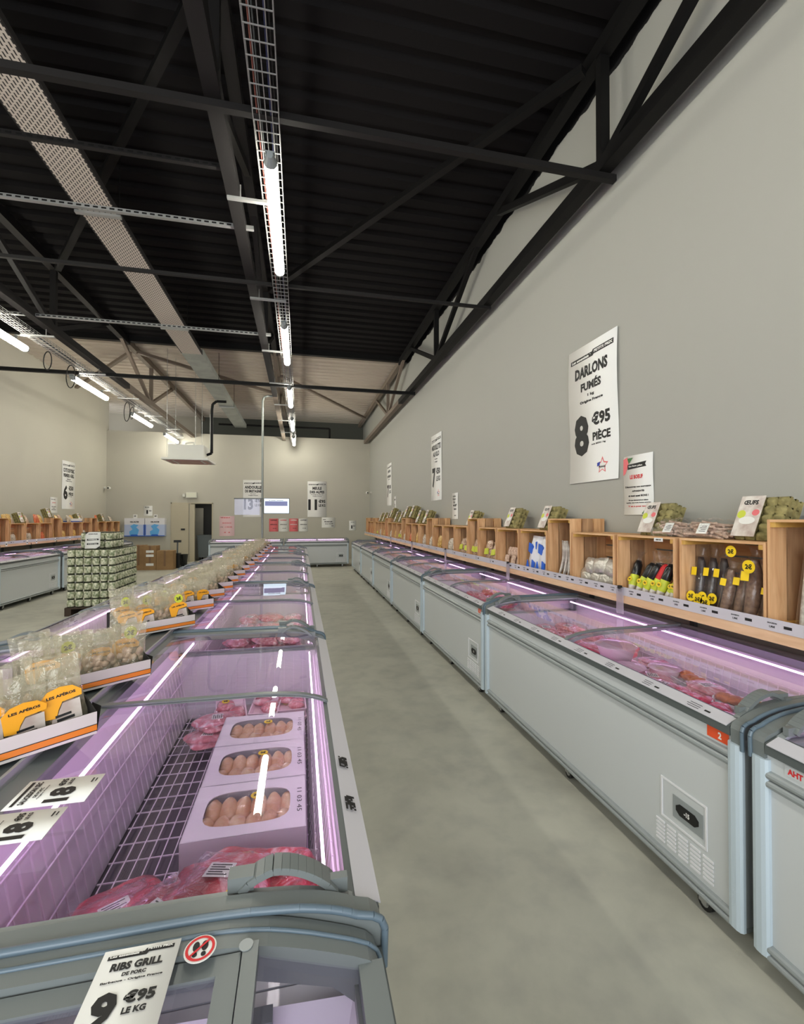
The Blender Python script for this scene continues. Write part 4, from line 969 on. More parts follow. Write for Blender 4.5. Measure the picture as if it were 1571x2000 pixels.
names = ['nearest', 'second', 'third', 'fourth', 'fifth', 'sixth', 'seventh', 'eighth', 'ninth', 'tenth', 'eleventh', 'twelfth', 'thirteenth', 'fourteenth', 'fifteenth', 'farthest']
rr = random.Random(4)
for k, (cx, cy_, an) in enumerate(trays):
    a = R(an); L = .44; ox, oy = cx - L * math.cos(a), cy_ - L * math.sin(a); z = .987
    inst(TR, uT, (ox, oy, z), a, 'grey and orange printed cardboard tray standing askew on the island, %s from the camera' % names[k], 'printed snack trays on the island', cat='tray')
    for row in (0, 1):
        nb = 4
        for j in range(nb):
            u_ = .062 + j * .104; v_ = .062 + row * .10
            vi = 0 if k == 0 and row == 0 else (1 if (k < 4 and rr.random() < .3) else (2 if rr.random() < (.4 if k < 4 else .85) else 0)); bs = 1.12 if k < 3 else 1.02
            lean = rr.uniform(-14, -4) if row == 0 else rr.uniform(-6, 2)
            inst(SB[vi], uB[vi], (ox + u_ * math.cos(a) - v_ * math.sin(a), oy + u_ * math.sin(a) + v_ * math.cos(a), z + .006), 0,
                 ('clear snack bag in the %s printed tray, %s row, %s bag from the left' % (names[k], ('front', 'rear')[row], ordn[j])), 'snack bags of the island trays', rot=(R(lean), R(rr.uniform(-9, 9)), a + R(rr.uniform(-7, 7))), scale=(bs, bs, bs * rr.uniform(.93, 1.1)), cat='snack bag')
# loose crumpled bag near the left picture edge
o = inst(SB[2], uB[2], (-.80, 1.20, .99), 0, 'crumpled clear bag lying on the island ridge at the left edge, before the first tray', None, rot=(R(-80), 0, R(60)), cat='snack bag')

# ------------------------------------------------------------------ shelves with fruit crates
def wall_shelf(side, x0, x1, y0, y1, label):
    t = empty('wall_shelf', (0, 0, 0), 0, label, 'shelf')
    o = mb(M_WOODB); o.box((x0, y0, 1.04), (x0 + (.028 if side > 0 else -.028), y1, 1.10)); o.build('front_board', t)
    o = mb(M_WOODB); o.box((x0 + (.028 if side > 0 else -.028), y0, 1.08), (x1, y1, 1.10)); o.build('shelf_board', t)
    o = mb(M_STRIP); o.box((x0 - side * .004, y0, 1.10), (x0, y1, 1.165)); s = o.build('price_rail', t)
    o = mb(M_INK); y = max(y0, 1.2) + .1; k = 0
    while y < y1:
        m2 = MB().use(M_INK); text(m2, 'SAUCISSON', 0, .008, .008, w=.05, y=0); text(m2, '1,95€', -.0, -.012, .014, w=.03, y=0)
        o.add([(x0 - side * .0047, y - side * v[0], 1.135 + v[2]) for v in m2.v], m2.f if side > 0 else m2.f); o.box((x0 - side * .0052, y - .1, 1.125), (x0 - side * .0042, y - .06, 1.14)); y += .21 if y < 5 else .5
    o.build('rail_lettering', s)
    y = y0 + .3
    while y < y1:
        o = mb(M_GREYD); xx = (x0, x1) if side > 0 else (x1, x0)
        o.box((min(x0, x1) + .06, y, 1.02), (max(x0, x1), y + .04, 1.08)); xw = x1 - side * .03; o.box((min(x1, xw), y, .6), (max(x1, xw), y + .04, 1.04)); o.build('bracket', t); y += 1.2
    return t
wall_shelf(1, 2.44, XR, -3.5, 17.6, 'long pine shelf with a clear price rail along the right-hand wall')
wall_shelf(-1, -6.45, XL, 3, 18.8, 'long pine shelf with a price rail along the left-hand wall')
# clear uprights between the freezers and the right shelf
for k, y in enumerate([3.05, 5.0, 7.4, 9.8, 12.2]):
    o = mb(glassmat('acrylic', (.9, .9, .92), 1, .03, haze=.35, hazecol=(220, 215, 225))).box((2.415, y, .958), (2.425, y + .07, 1.16)); o.use(M_RUBBER).box((2.41, y + .02, 1.15), (2.43, y + .05, 1.175))
    tag(o.build('divider_clip'), 'clear plastic upright in front of the right-hand shelf, number %s from the camera' % names[k] if k else 'clear plastic upright with black clip in front of the right-hand shelf, nearest', 'clip', 'clear uprights on the right-hand shelf')
def crate(lay_y, depth, hgt):
    """opening faces -x; origin at the lower front corner with least y"""
    t = empty('wooden_crate'); th = .014
    def planks(m, a, b, ax, n):
        rng = random.Random(n + int(hgt * 100))
        o = mb(m); alt = {M_WOOD.name: M_WOOD2, M_WOODY.name: M_WOODY2}[m.name]; a = list(a); b = list(b); span = (b[ax] - a[ax]); g = .012; wv = (span - g * (n - 1)) / n
        for k in range(n):
            o.use(alt if k % 2 else m); p = list(a); q = list(b); p[ax] = a[ax] + k * (wv + g); q[ax] = p[ax] + wv; o.box(tuple(p), tuple(q))
        return o
    for yy, nm in ((0, 'side_panel'), (lay_y - th, 'side_panel')):
        planks(M_WOOD, (0, yy, 0), (depth, yy + th, hgt), 0, 3).build(nm, t)
    planks(M_WOODY, (0, th, hgt - th), (depth, lay_y - th, hgt), 0, 3).build('top_panel', t)
    planks(M_WOODY, (0, th, 0), (depth, lay_y - th, th), 0, 3).build('bottom_panel', t)
    planks(M_WOODY, (depth - th, th, th), (depth, lay_y - th, hgt - th), 2, 4).build('back_panel', t)
    for yy in (th, lay_y - th - .028):
        for z in (th, hgt - th - .028):
            o = mb(M_BLOCK); o.box((.004, yy, z), (depth - th, yy + .028, z + .028)); o.build('corner_block', t)
    return t
CL = crate(.575, .36, .465); CT = crate(.40, .36, .59); uCL, uCT = [], []
seq = []; 
layout = [('T', 1.575), ('L', 1.985), ('L', 2.60), ('L', 3.21), ('T', 3.81), ('L', 4.24), ('L', 4.86), ('L', 5.48), ('T', 6.09), ('L', 6.52), ('L', 7.13), ('L', 7.75), ('T', 8.37), ('L', 8.82), ('L', 9.44), ('L', 10.05), ('T', 10.67), ('L', 11.1), ('L', 11.72), ('L', 12.33), ('T', 12.95), ('L', 13.38), ('L', 14.0), ('L', 14.6), ('T', 15.2), ('L', 15.65), ('L', 16.3), ('T', 16.95)]
contents = {0: 'long white sausages', 1: 'dark and brown dry sausages in bags', 2: 'black and lime wrapped sausages', 3: 'silver foil packs', 4: 'a bag of thin white sausages', 5: 'two blue and white bags', 6: 'pinkish nut bags'}
ZS = 1.10; XC = 2.465
for k, (ty, y) in enumerate(layout):
    lb = '%s pine crate on the right-hand shelf, %s' % ('upright' if ty == 'T' else 'low', ('holding ' + contents[k]) if k in contents else ordn[k] + ' counted from the camera')
    if ty == 'L': inst(CL, uCL, (XC, y, ZS), 0, lb, 'pine crates on the right-hand shelf', cat='crate')
    else: inst(CT, uCT, (XC, y, ZS), 0, lb, 'pine crates on the right-hand shelf', cat='crate')
for k in (-1, -2, -3): inst(CL, uCL, (XC, 1.575 + k * .6, ZS), 0, 'low pine crate on the right-hand shelf out of frame beside the camera', 'pine crates on the right-hand shelf', cat='crate')
lay2 = [('T', 11.7), ('L', 12.14), ('L', 12.76), ('L', 13.38), ('T', 14.0), ('L', 14.46), ('L', 15.08), ('L', 15.70), ('T', 16.34), ('L', 16.82), ('L', 17.44), ('L', 18.06)]
for k, (ty, y) in enumerate(lay2):
    inst(CL if ty == 'L' else CT, uCL if ty == 'L' else uCT, (-6.48, y + (.575 if ty == 'L' else .40), ZS), math.pi, '%s pine crate on the left-hand shelf, %s from the picture edge' % ('low' if ty == 'L' else 'upright', ordn[k]), 'pine crates on the left-hand shelf', scale=(.62, 1, 1), cat='crate')

# goods in crates
def sausage(m, r, L, seed, bend=.02, cap=None):
    o = MB().use(m); n = 12; K = 9; vs = []; fs = []
    for j in range(K + 1):
        v = j / K; rad = r * (math.sin(math.pi * (v * .9 + .05)) ** .35) * (1 + .08 * noise.noise(Vector((v * 5, seed, 0))))
        cxx = bend * math.sin(math.pi * v)
        for i in range(n):
            a = 2 * math.pi * i / n; vs.append((cxx + rad * math.cos(a), rad * math.sin(a), v * L))
    for j in range(K):
        for i in range(n): fs.append((j * n + i, j * n + (i + 1) % n, (j + 1) * n + (i + 1) % n, (j + 1) * n + i))
    fs += [tuple(range(n - 1, -1, -1)), tuple(range(K * n, K * n + n))]
    return o.add(vs, fs, True)
def wrapped_sausage(m, r, L, name, lab=None, stick=False, film=True, seed=1):
    t = empty(name); sausage(m, r, L, seed).build('sausage', t)
    if film:
        o = MB().use(M_FILMB); vs = []; fs = []; n = 14
        for j, (rz, rad) in enumerate(((.0, r * .9), (.01, r * 1.25), (L * .5, r * 1.2), (L, r * 1.0), (L * 1.08, r * .5), (L * 1.2, r * .9))):
            for i in range(n):
                a = 2 * math.pi * i / n; k = 1 + .2 * noise.noise(Vector((math.cos(a) * 2, math.sin(a) * 2, rz * 30 + seed))); vs.append((.01 + rad * k * math.cos(a), rad * k * math.sin(a), rz))
        for j in range(5):
            for i in range(n): fs.append((j * n + i, j * n + (i + 1) % n, (j + 1) * n + (i + 1) % n, (j + 1) * n + i))
        o.add(vs, fs, True).build('film', t)
    if lab: 
        o = mb(lab).box((-r * 1.35 - .001, -r * .6, L * .62), (-r * 1.35, r * .6, L * .78)); o.build('label', t)
    if stick:
        st = sticker(t, (-r * 1.4 - .004, 0, L * .2), .028, (0, 0, R(-90)), '2€')
    return t
SG = {'dark': wrapped_sausage(M_SAUSD, .026, .27, 'dry_sausage', M_STICK, True), 'brown': wrapped_sausage(M_SAUSB, .036, .30, 'dry_sausage', M_STICK, False, seed=4),
      'white': wrapped_sausage(M_SAUSW, .030, .42, 'dry_sausage', None, False, seed=8), 'thin': wrapped_sausage(M_SAUSW, .012, .36, 'dry_sausage', None, False, film=False, seed=2)}
uG = {k: [] for k in SG}
def put(k, x, y, z, rx, ry, lab, grp, rz=0, s=1): inst(SG[k], uG[k], (x, y, z), 0, lab, grp, rot=(R(rx), R(ry), R(rz)), scale=(s, s, s), cat='sausage')
zc = ZS + .016
for i, (y, ry) in enumerate([(2.50, 10), (2.44, 12), (2.385, 9)]): put('dark', XC + .07 + .02 * i, y, zc, random.uniform(-4, 4), ry, s=1.22, rz=0, lab= 'dark dry sausage in a clear bag, %s in the nearest low crate' % ['leftmost', 'second', 'third'][i], grp='dark dry sausages')
for i, (y, ry, s) in enumerate([(2.30, 10, .9), (2.225, 12, .95), (2.135, 9, 1.15), (2.06, 8, .8)]): put('brown', XC + .06 + .02 * (i % 2), y, zc, random.uniform(-5, 5), ry, 'brown dry sausage in a clear bag, %s among the brown ones' % ['leftmost', 'second', 'widest', 'last'][i], 'brown dry sausages', s=s)
t = empty('price_sticker', (XC + .035, 2.40, 1.165), R(-90), 'round yellow price sticker low on the dark sausages', 'sticker'); sticker(t, (0, 0, 0), .036, (0, 0, 0), '2€')
t = empty('price_sticker', (XC + .035, 2.455, 1.175), R(-90), 'round yellow price sticker at the foot of the dark sausages, left of another', 'sticker'); sticker(t, (0, 0, 0), .036, (0, 0, 0), '2€')
t = empty('price_sticker', (XC + .03, 2.215, 1.50), R(-90), 'round yellow price sticker high on the crate of brown sausages', 'sticker'); sticker(t, (0, 0, 0), .034, (0, 0, 0), '2€')
t = empty('price_sticker', (XC + .035, 2.11, 1.42), R(-90), 'round yellow price sticker on the widest brown sausage', 'sticker'); sticker(t, (0, 0, 0), .038, (0, 0, 0), '2€')
for i, y in enumerate((1.70, 1.77, 1.85)): put('white', XC + .07, y, zc, random.uniform(-3, 6), 8, 'long white rind sausage, %s in the nearest upright crate' % ['rightmost', 'middle', 'leftmost'][i], 'white sausages in the nearest upright crate')
for i in range(16): put('thin', XC + .04 + .018 * (i % 4), 3.855 + i * .019, zc, random.uniform(-12, 12), random.uniform(4, 16), 'thin white dry sausage in the upright crate, %s from the right' % ordn[i], 'thin white sausages')
def wrapped(mains, name, seed):
    t = empty(name); top, mid, low = mains
    o = sausage(low, .03, .13, seed, .0); o.build('pale_end', t)
    o = MB().use(mid); o.lathe([(.031, .06), (.036, .09), (.035, .16), (.030, .17)], 12); o.build('lime_band', t)
    o = MB().use(M_FILMB); n = 10; vs = []; fs = []
    for jj, (rz, rad) in enumerate(((.29, .022), (.31, .030), (.34, .018), (.38, .045), (.41, .055))):
        for ii in range(n):
            a = 2 * math.pi * ii / n; kk = 1 + .5 * noise.noise(Vector((math.cos(a) * 2, math.sin(a) * 2, rz * 20 + seed))); vs.append((rad * kk * math.cos(a) * .6, rad * kk * math.sin(a), rz))
    for jj in range(4):
        for ii in range(n): fs.append((jj * n + ii, jj * n + (ii + 1) % n, (jj + 1) * n + (ii + 1) % n, (jj + 1) * n + ii))
    o.add(vs, fs).build('film_top', t)
    sticker(t, (-.042, 0, .11), .022, (0, 0, R(-90)), '2€')
    o = MB().use(top); o.lathe([(.031, .15), (.036, .18), (.035, .27), (.02, .31), (.0, .315)], 12); o.build('black_sleeve', t)
    return t
WS = wrapped((M_BLKPK, M_LIME, M_SAUSW), 'wrapped_sausage', 3); WS2 = wrapped((M_RED, M_LIME, M_SAUSW), 'wrapped_sausage', 5); uW = []; uW2 = []
for i, (y, q) in enumerate([(3.08, 0), (3.01, 0), (2.94, 0), (2.87, 1), (2.80, 0), (2.73, 0), (2.68, 1)]):
    inst((WS, WS2)[q], (uW, uW2)[q], (XC + .05, y, zc + .01), 0, '%s and lime wrapped sausage, %s in its crate' % (('black', 'red')[q], ordn[i] + ' from the left'), 'wrapped sausages with lime bands', rot=(R(random.uniform(-6, 24)), R(random.uniform(6, 30)), 0), scale=(.95, .95, .82), cat='sausage')
def pouch(mats, name, w=.15, h=.2, d=.07, seed=1, pts=None):
    t = empty(name); o = MB().use(mats[0]); N = 10; vs = []; fs = []
    for side in (-1, 1):
        for j in range(N + 1):
            v = j / N
            for i in range(N + 1):
                uu = i / N; th = d / 2 * (math.sin(math.pi * uu) * math.sin(math.pi * (v * .94 + .03))) ** .5
                wr = .009 * noise.noise(Vector((uu * 5 + seed, v * 6, side * 2)))
                vs.append((side * th + wr - .0, (uu - .5) * w, v * h))
        b = (0 if side < 0 else 1) * (N + 1) ** 2
        for j in range(N):
            for i in range(N):
                q = b + j * (N + 1) + i; fc = (q, q + N + 1, q + N + 2, q + 1); fs.append(fc if side < 0 else fc[::-1])
    o.add(vs, fs, True); o.build('pouch_body', t)
    if len(mats) > 1:
        o = mb(mats[1])
        for pl in (pts or [[(-w * .35, h * .3), (w * .35, h * .3), (w * .3, h * .6), (-w * .3, h * .6)]]): o.prism(pl, 'x', -d / 2 - .007, -d / 2 + .001)
        o.build('printed_patch', t)
    return t
M_NUT = mat('speckled_nuts_in_film', (206, 178, 150), .3, var=(140, 100, 78), vscale=60, coat=.6, bump=.8, bscale=60)
M_NUT2 = mat('pale_crisps_in_film', (210, 200, 184), .25, var=(160, 142, 124), vscale=45, coat=.6, bump=.9, bscale=50)
M_NUTY = mat('yellow_snacks_in_film', (224, 190, 110), .3, var=(176, 128, 60), vscale=45, coat=.6, bump=.8, bscale=50)
M_ORG = mat('orange_snacks_in_film', (222, 120, 66), .3, var=(176, 70, 40), vscale=45, coat=.6, bump=.8, bscale=50)
bluepts = [[(-.07, .08), (-.02, .10), (-.03, .02), (-.07, .01)], [(0, .15), (.06, .17), (.065, .25), (.01, .24), (-.02, .22)], [(.02, .02), (.07, .03), (.06, .09)], [(-.07, .2), (-.05, .26), (-.07, .27)]]
PO = {'foil': pouch([M_FOIL], 'foil_pack', .16, .12, .07, 2), 'blue': pouch([M_WHPK, M_BLUEPK], 'blue_white_bag', .17, .32, .08, 3, bluepts), 'nut': pouch([M_NUT, M_LIME], 'nut_bag', .15, .22, .07, 4), 'pale': pouch([M_NUT2], 'crisp_bag', .16, .2, .08, 5), 'yel': pouch([M_NUTY], 'yellow_snack_bag', .15, .22, .07, 6), 'org': pouch([M_ORG], 'orange_snack_bag', .15, .22, .07, 7), 'small': pouch([M_SNACKP], 'small_snack_bag', .09, .12, .05, 8)}
uP = {k: [] for k in PO}; PN = {'foil': 'silver foil pack', 'blue': 'blue and white printed bag', 'nut': 'nut bag with a lime patch', 'pale': 'clear bag of pale crisps', 'yel': 'clear bag of yellow snacks', 'org': 'clear bag of orange snacks', 'small': 'small pinkish snack bag'}
def pch(k, x, y, z, where, rx=0, ry=10, rz=0, s=1.0): inst(PO[k], uP[k], (x, y, z), 0, PN[k] + ' ' + where, PN[k] + 's ' + where, rot=(R(rx), R(ry), R(rz)), scale=(s, s, s), cat='bag')
for (y, z, rx) in [(3.30, 0, 4), (3.42, .0, -10), (3.55, 0, 6), (3.68, .0, -6), (3.36, .09, 12), (3.50, .10, -8), (3.63, .09, 3)]: pch('foil', XC + .07, y, zc + z, 'in the low crate before the upright thin-sausage crate', rx, 20, 0, 1.15)
pch('blue', XC + .05, 4.38, zc, 'in the low crate, the one nearer the camera', 0, 8, 0, 1.2); pch('blue', XC + .055, 4.60, zc, 'in the low crate, the one farther along', 2, 7, 0, 1.2)
rr = random.Random(12)
kinds = {6: 'small', 7: 'nut', 8: 'nut', 9: 'nut', 10: 'pale', 11: 'yel', 12: 'pale', 13: 'pale', 14: 'yel', 15: 'org', 16: 'pale', 17: 'nut', 18: 'yel', 19: 'pale', 20: 'org', 21: 'yel', 22: 'pale', 23: 'nut', 24: 'yel', 25: 'org', 26: 'org', 27: 'yel'}
for k, kd in kinds.items():
    ty, y = layout[k]; wd = .575 if ty == 'L' else .40; n = (6 if kd == 'small' else 4) if ty == 'L' else 3
    for j in range(n):
        pch(kd, XC + .045 + .02 * rr.random() + (.10 if j % 2 else 0), y + .07 + (wd - .14) * (j + .5) / n, zc, 'in the %s right-hand crate from the camera' % ordn[k], rr.uniform(-8, 8), rr.uniform(4, 14), s=1.05 if kd == 'small' else rr.uniform(1.1, 1.3))
    if kd == 'small' or k == 6:
        for j in range(5): pch(kd, XC + .10, y + .1 + (wd - .2) * (j + .5) / 5, zc + .10, 'in the %s right-hand crate from the camera' % ordn[k], rr.uniform(-12, 12), 12)
for k, (ty, y) in enumerate(lay2):
    wd = .575 if ty == 'L' else .40; kd = ['org', 'pale', 'pale', 'org', 'yel', 'yel', 'yel', 'pale', 'org', 'yel', 'org', 'yel'][k]
    for j in range(2):
        pch(kd, -6.60, y + .1 + (wd - .2) * (j + .5) / 2, zc, 'in the %s left-hand crate' % ordn[k], rr.uniform(-8, 8), rr.uniform(-15, -5), 180 if False else 0)
    n = 3 if k < 9 else 1
    for j in range(n):
        if ty == 'L': pch(rr.choice(['yel', 'pale', 'org', 'yel', 'nut']), -6.66, y + .1 + (wd - .2) * (j + .5) / n, ZS + .466, 'on top of the %s left-hand crate' % ordn[k], rr.uniform(-15, 15), rr.uniform(-30, -8), 0)
# egg packs: olive pulp trays, stacked pair leaning back, with a printed front
def egg_pack():
    t = empty('egg_tray_pack'); w, h = .26, .27
    for q in range(3):
        o = MB().use(M_PULP); N = 20; vs = []; fs = []
        for i in range(N + 1):
            for j in range(N + 1):
                y = -w / 2 + w * i / N; z = h * j / N; bx = .03 * abs(math.sin(math.pi * i / N * 4)) * abs(math.sin(math.pi * j / N * 5)) ; vs.append((q * .04 - bx, y, z))
        b0 = len(vs)
        for i in range(N):
            for j in range(N): p = i * (N + 1) + j; fs.append((p, p + 1, p + N + 2, p + N + 1))
        o.add(vs, fs, True); o.box((q * .04, -w / 2, 0), (q * .04 + .018, w / 2, h)); o.build('pulp_tray', t)
    o = mb(M_EGGL); o.box((-.034, -w * .06, .01), (-.031, w * .5, h * .99)); f = o.build('printed_sleeve', t)
    o = MB().use(M_INK); m2 = MB().use(M_INK); text(m2, 'ŒUFS', 0, 0, .03, w=.09, y=0); o.add([(-.0348, -v[0] + .06, .225 + v[2]) for v in m2.v], m2.f)
    o.use(M_LIME).prism([(.10 + .026 * math.cos(a), .15 + .026 * math.sin(a)) for a in [k * math.pi / 8 for k in range(16)]], 'x', -.0352, -.034)
    o.use(M_REDP).prism([(.015 + .022 * math.cos(a), .16 + .02 * math.sin(a)) for a in [k * math.pi / 8 for k in range(16)]], 'x', -.0352, -.034)
    o.use(M_PAPER).prism([(.055 + .05 * math.cos(a), .11 + .025 * math.sin(a)) for a in [k * math.pi / 8 for k in range(16)]], 'x', -.0354, -.034)
    o.build('sleeve_print', f)
    return t
EP = egg_pack(); uE = []
zt = ZS + .467
eggs = [(2.14, zt, 1.0), (2.93, zt, .95), (4.45, zt, 1.0), (5.30, zt, 1.0), (6.68, zt + .0, .95)] + [(9.3 + i * .62, zt, 1.15) for i in range(10)]
el = ['pack of olive egg trays with a printed sleeve, leaning at the right edge', 'pack of olive egg trays right of the long sausage bags\' far end', 'pack of olive egg trays above the blue and white bags', 'pack of olive egg trays above the small pinkish bags', 'pack of olive egg trays by the third upright crate'] + ['%s egg tray pack of the long row at the far right-hand crates' % ordn[i] for i in range(10)]
for i, (y, z, s) in enumerate(eggs):
    zz = z
    for ty, yc in layout:
        if ty == 'T' and yc - .14 < y < yc + .54: zz = ZS + .592
    inst(EP, uE, (XC + .115, y, zz + .002), 0, el[i], 'packs of egg trays on the right-hand crates', rot=(0, R(22), 0), scale=(1, s, s), cat='egg pack')
for i, (y, rz) in enumerate([(12.9, 180), (14.15, 180), (15.9, 180), (17.6, 180)]):
    zz = ZS + (.592 if i == 1 else .467)
    inst(EP, uE, (-6.62, y, zz + .002), 0, 'pack of egg trays on the left-hand crates, %s from the picture edge' % ordn[i], 'packs of egg trays on the left-hand crates', rot=(0, R(-20), 0) if False else (0, R(20), R(180)), cat='egg pack')
tag(mb(M_BLUED).box((-6.95, 15.35, ZS + .47), (-6.6, 15.95, ZS + .50)).use(M_WHPK).box((-6.95, 15.35, ZS + .50), (-6.6, 15.95, ZS + .57)).build('flat_carton'), 'flat blue and white carton on the left-hand crates', 'carton')
# bags of thin sausages lying on the crate tops
def stick_bag():
    t = empty('bag_of_thin_sausages'); r2 = random.Random(3)
    o = MB().use(M_SNACKP)
    for k in range(34):
        a = r2.uniform(-.8, .8); cx, cyy, z = r2.uniform(.0, .10), r2.uniform(-.08, .08), .012 + (k % 6) * .014 + r2.random() * .01
        d = Vector((math.sin(a) * .09, math.cos(a) * .09, r2.uniform(-.01, .02))); c0 = Vector((cx, cyy, z)); o.cyl(c0 - d, c0 + d, .009, n=8)
    o.use(M_SNACKP); c = o.build('thin_sausages', t); c['kind'] = 'stuff'
    o = MB().use(M_FILMB); N = 14; vs = []; fs = []
    for i in range(N + 1):
        for j in range(N + 1):
            x = -1 + 2 * i / N; y = -1 + 2 * j / N; z = .125 * max(0, 1 - max(abs(x), abs(y)) ** 4) * (1 + .18 * noise.noise(Vector((x * 3, y * 3, 2)))) + .002
            vs.append((.05 + x * .11, y * .16 + .01 * noise.noise(Vector((x * 4, y * 4, 1))), z))
    for i in range(N):
        for j in range(N): p = i * (N + 1) + j; fs.append((p, p + N + 1, p + N + 2, p + 1))
    o.add(vs, fs, True); o.build('film', t)
    o = mb(M_PAPER); o.box((-.004, -.035, 0), (0, .035, .075)); o.use(M_INK)
    for k in range(4): o.box((-.0048, -.025, .015 + k * .012), (-.004, .02 - .01 * (k % 2), .019 + k * .012))
    o.build('paper_label', t, (-.055, 0, .03), (0, R(30), 0))
    return t
BG = stick_bag(); ub = []
inst(BG, ub, (XC + .10, 2.72, zt), 0, 'bag of thin pinkish sausages with a white label on the crates, left one', 'bags of thin sausages on the crate tops', cat='bag')
inst(BG, ub, (XC + .10, 2.44, zt), 0, 'bag of thin pinkish sausages with a white label on the crates, right one', 'bags of thin sausages on the crate tops', rot=(0, 0, R(4)), cat='bag')
flat_label('shelf_card', (XC - .006, 2.735, ZS + .445), (0, 0, RW), .08, .026, M_PAPER, [(M_INK, '0000 00', 0, 0, .4, .6)], 'small white card clipped to the crate edge under the sausage bags', cat='label')
# hanging cards on the left shelf rail
for k, (y, h) in enumerate([(10.9, .10), (11.9, .10), (12.7, .10), (13.1, .10), (14.0, .09), (14.8, .1), (15.5, .22), (16.1, .1), (16.6, .1)]):
    o = mb(M_PAPER).box((-6.444, y, 1.16 - h), (-6.441, y + h * .75, 1.16)); o.use(M_INK); o.box((-6.441, y + h * .15, 1.16 - h * .7), (-6.440, y + h * .6, 1.16 - h * .45))
    tag(o.build('hanging_card'), '%swhite price card hanging from the left-hand shelf rail, %s from the picture edge' % ('large ' if h > .2 else '', ordn[k]), 'price card', 'price cards hanging on the left-hand rail')

# ------------------------------------------------------------------ posters
poster('wall_poster', (XR - .001, 4.01, 2.76), RW, .77, 1.40, price_poster('DARLONS', 'FUMÉS', ['1 kg', 'Origine France'], '8', '€95', 'PIÈCE', 'soit 8€95 / kg'), 'large white poster reading DARLONS FUMÉS 8€95 on the right-hand wall', curl=.02)
poster('wall_poster', (XR - .001, 9.35, 2.78), RW, .76, 1.42, price_poster('ANDOUILLETTES', 'AU KILO', ['la pièce', 'Origine'], '7', '€50', 'LE KG'), 'tall white poster with a big 7 halfway along the right-hand wall')
poster('wall_poster', (XR - .001, 14.64, 2.78), RW, .80, 1.38, price_poster('JAMBON', 'SUPÉRIEUR', ['Origine France'], '7', '€95', 'LE KG', logo=False), 'narrow looking white poster with a 7, farthest on the right-hand wall')
poster('small_notice', (XR - .001, 13.7, 2.1), RW, .3, .5, [('t', M_INK, 'PROMO', .5, .2, .1, .7), ('t', M_INK, '2', .5, .6, .3, .3)], 'small white notice beside the farthest poster on the right-hand wall', cat='notice')
poster('small_notice', (XR - .001, 8.14, 1.92), RW, .33, .49, [('t', M_INK, 'Le bon', .4, .12, .08, .5), ('t', M_INK, 'PLAN', .4, .24, .08, .5), ('t', M_INK, 'DU', .4, .36, .08, .3), ('t', M_INK, 'MOIS', .45, .48, .08, .5), ('t', M_INK, '2€', .7, .45, .06, .2), ('t', M_INK, 'BIEN', .5, .62, .06, .4), ('t', M_INK, 'merci', .5, .86, .05, .3)], 'small white notice below the tall poster with a 7', cat='notice')
bf = [('p', M_REDP, [(0, .05), (.14, .02), (.20, .10), (.16, .2), (.08, .3), (0, .33)]), ('p', M_GREENI, [(.14, .04), (.34, .04), (.2, .14)], 1), ('p', M_INK, [(.16, .15), (.80, .125), (.76, .17), (.80, .21), (.16, .235)], 1), ('t', M_PAPER, 'Le bon plan', .44, .185, .035, .46, 2),
      ('t', M_RED, 'LE BOEUF', .46, .365, .07, .44), ('t', M_INK, 'Découvrez nos morceaux', .5, .53, .03, .88), ('t', M_INK, "APPARENTÉS", .5, .60, .035, .42), ('t', M_INK, 'et tout aussi BONS !', .5, .68, .035, .68), ('t', M_INK, 'Ils vous étonneront en cuisson', .5, .755, .024, .66), ('t', M_INK, 'rapide, une vraie bonne surprise', .5, .80, .024, .84), ('t', M_RED, 'Y en a pour tous !', .5, .86, .032, .7),
      ('p', M_GREENI, [(.62, .985), (.70, .93), (.80, .90), (.92, .91), (.97, .94), (.97, .985)])]
poster('wall_notice', (XR - .001, 3.385, 1.985), RW, .35, .52, bf, 'white notice about beef with red and green corners, right of the big DARLONS poster', curl=.008, cat='notice')
poster('wall_poster', (.675, YE - .001, 2.455), 0, .77, 1.46, price_poster('MEULE', 'DES ALPES', ['Fromage au lait cru', 'Origine France'], '11', '€95', 'LE KG', logo=False), 'white poster with a big 11 on the back wall')
poster('wall_poster', (-1.83, YE - .001, 2.46), 0, .77, 1.47, price_poster('ANDOUILLE', 'DE BRETAGNE', ['Pur porc', 'Origine France'], '13', '€95', 'LE KG', logo=False), 'white poster with a 13 on the back wall behind the slim pole')
poster('wall_poster', (XL + .001, 16.15, 2.71), R(90), .82, 1.49, price_poster('COTE DE PORC', 'PREMIERE A GRILL', ['Barbecue', 'Origine France'], '6', '€50', 'PIÈCE', 'le kg'), 'white poster with a big 6 on the left-hand wall')
poster('small_notice', (XL + .001, 15.28, 2.07), R(90), .40, .46, [('t', M_INK, 'le bon plan', .4, .15, .07, .6), ('t', M_RED, 'LE PORC', .5, .35, .06, .5), ('t', M_INK, 'DÉCOUVREZ', .5, .6, .06, .6), ('t', M_INK, 'NOS', .5, .7, .05, .3), ('t', M_INK, 'PRODUITS', .5, .8, .06, .55)], 'small white notice left of the poster with a big 6', cat='notice')
poster('wall_notice', (-2.81, YE - .001, 1.37), 0, .56, .78, [('t', M_RED, 'LE BOEUF', .4, .08, .05, .6), ('t', M_INK, 'le bon plan', .15, .06, .03, .2), ('t', M_RED, 'MORCEAUX', .5, .35, .04, .6), ('t', M_INK, 'LE PORC', .15, .55, .03, .2), ('t', M_RED, 'A GRILLER', .6, .55, .04, .5), ('t', M_RED, '2  3', .5, .82, .05, .4)], 'pale pink notice on the back wall left of the poster with a 13', sheet=M_PINKP, cat='notice')
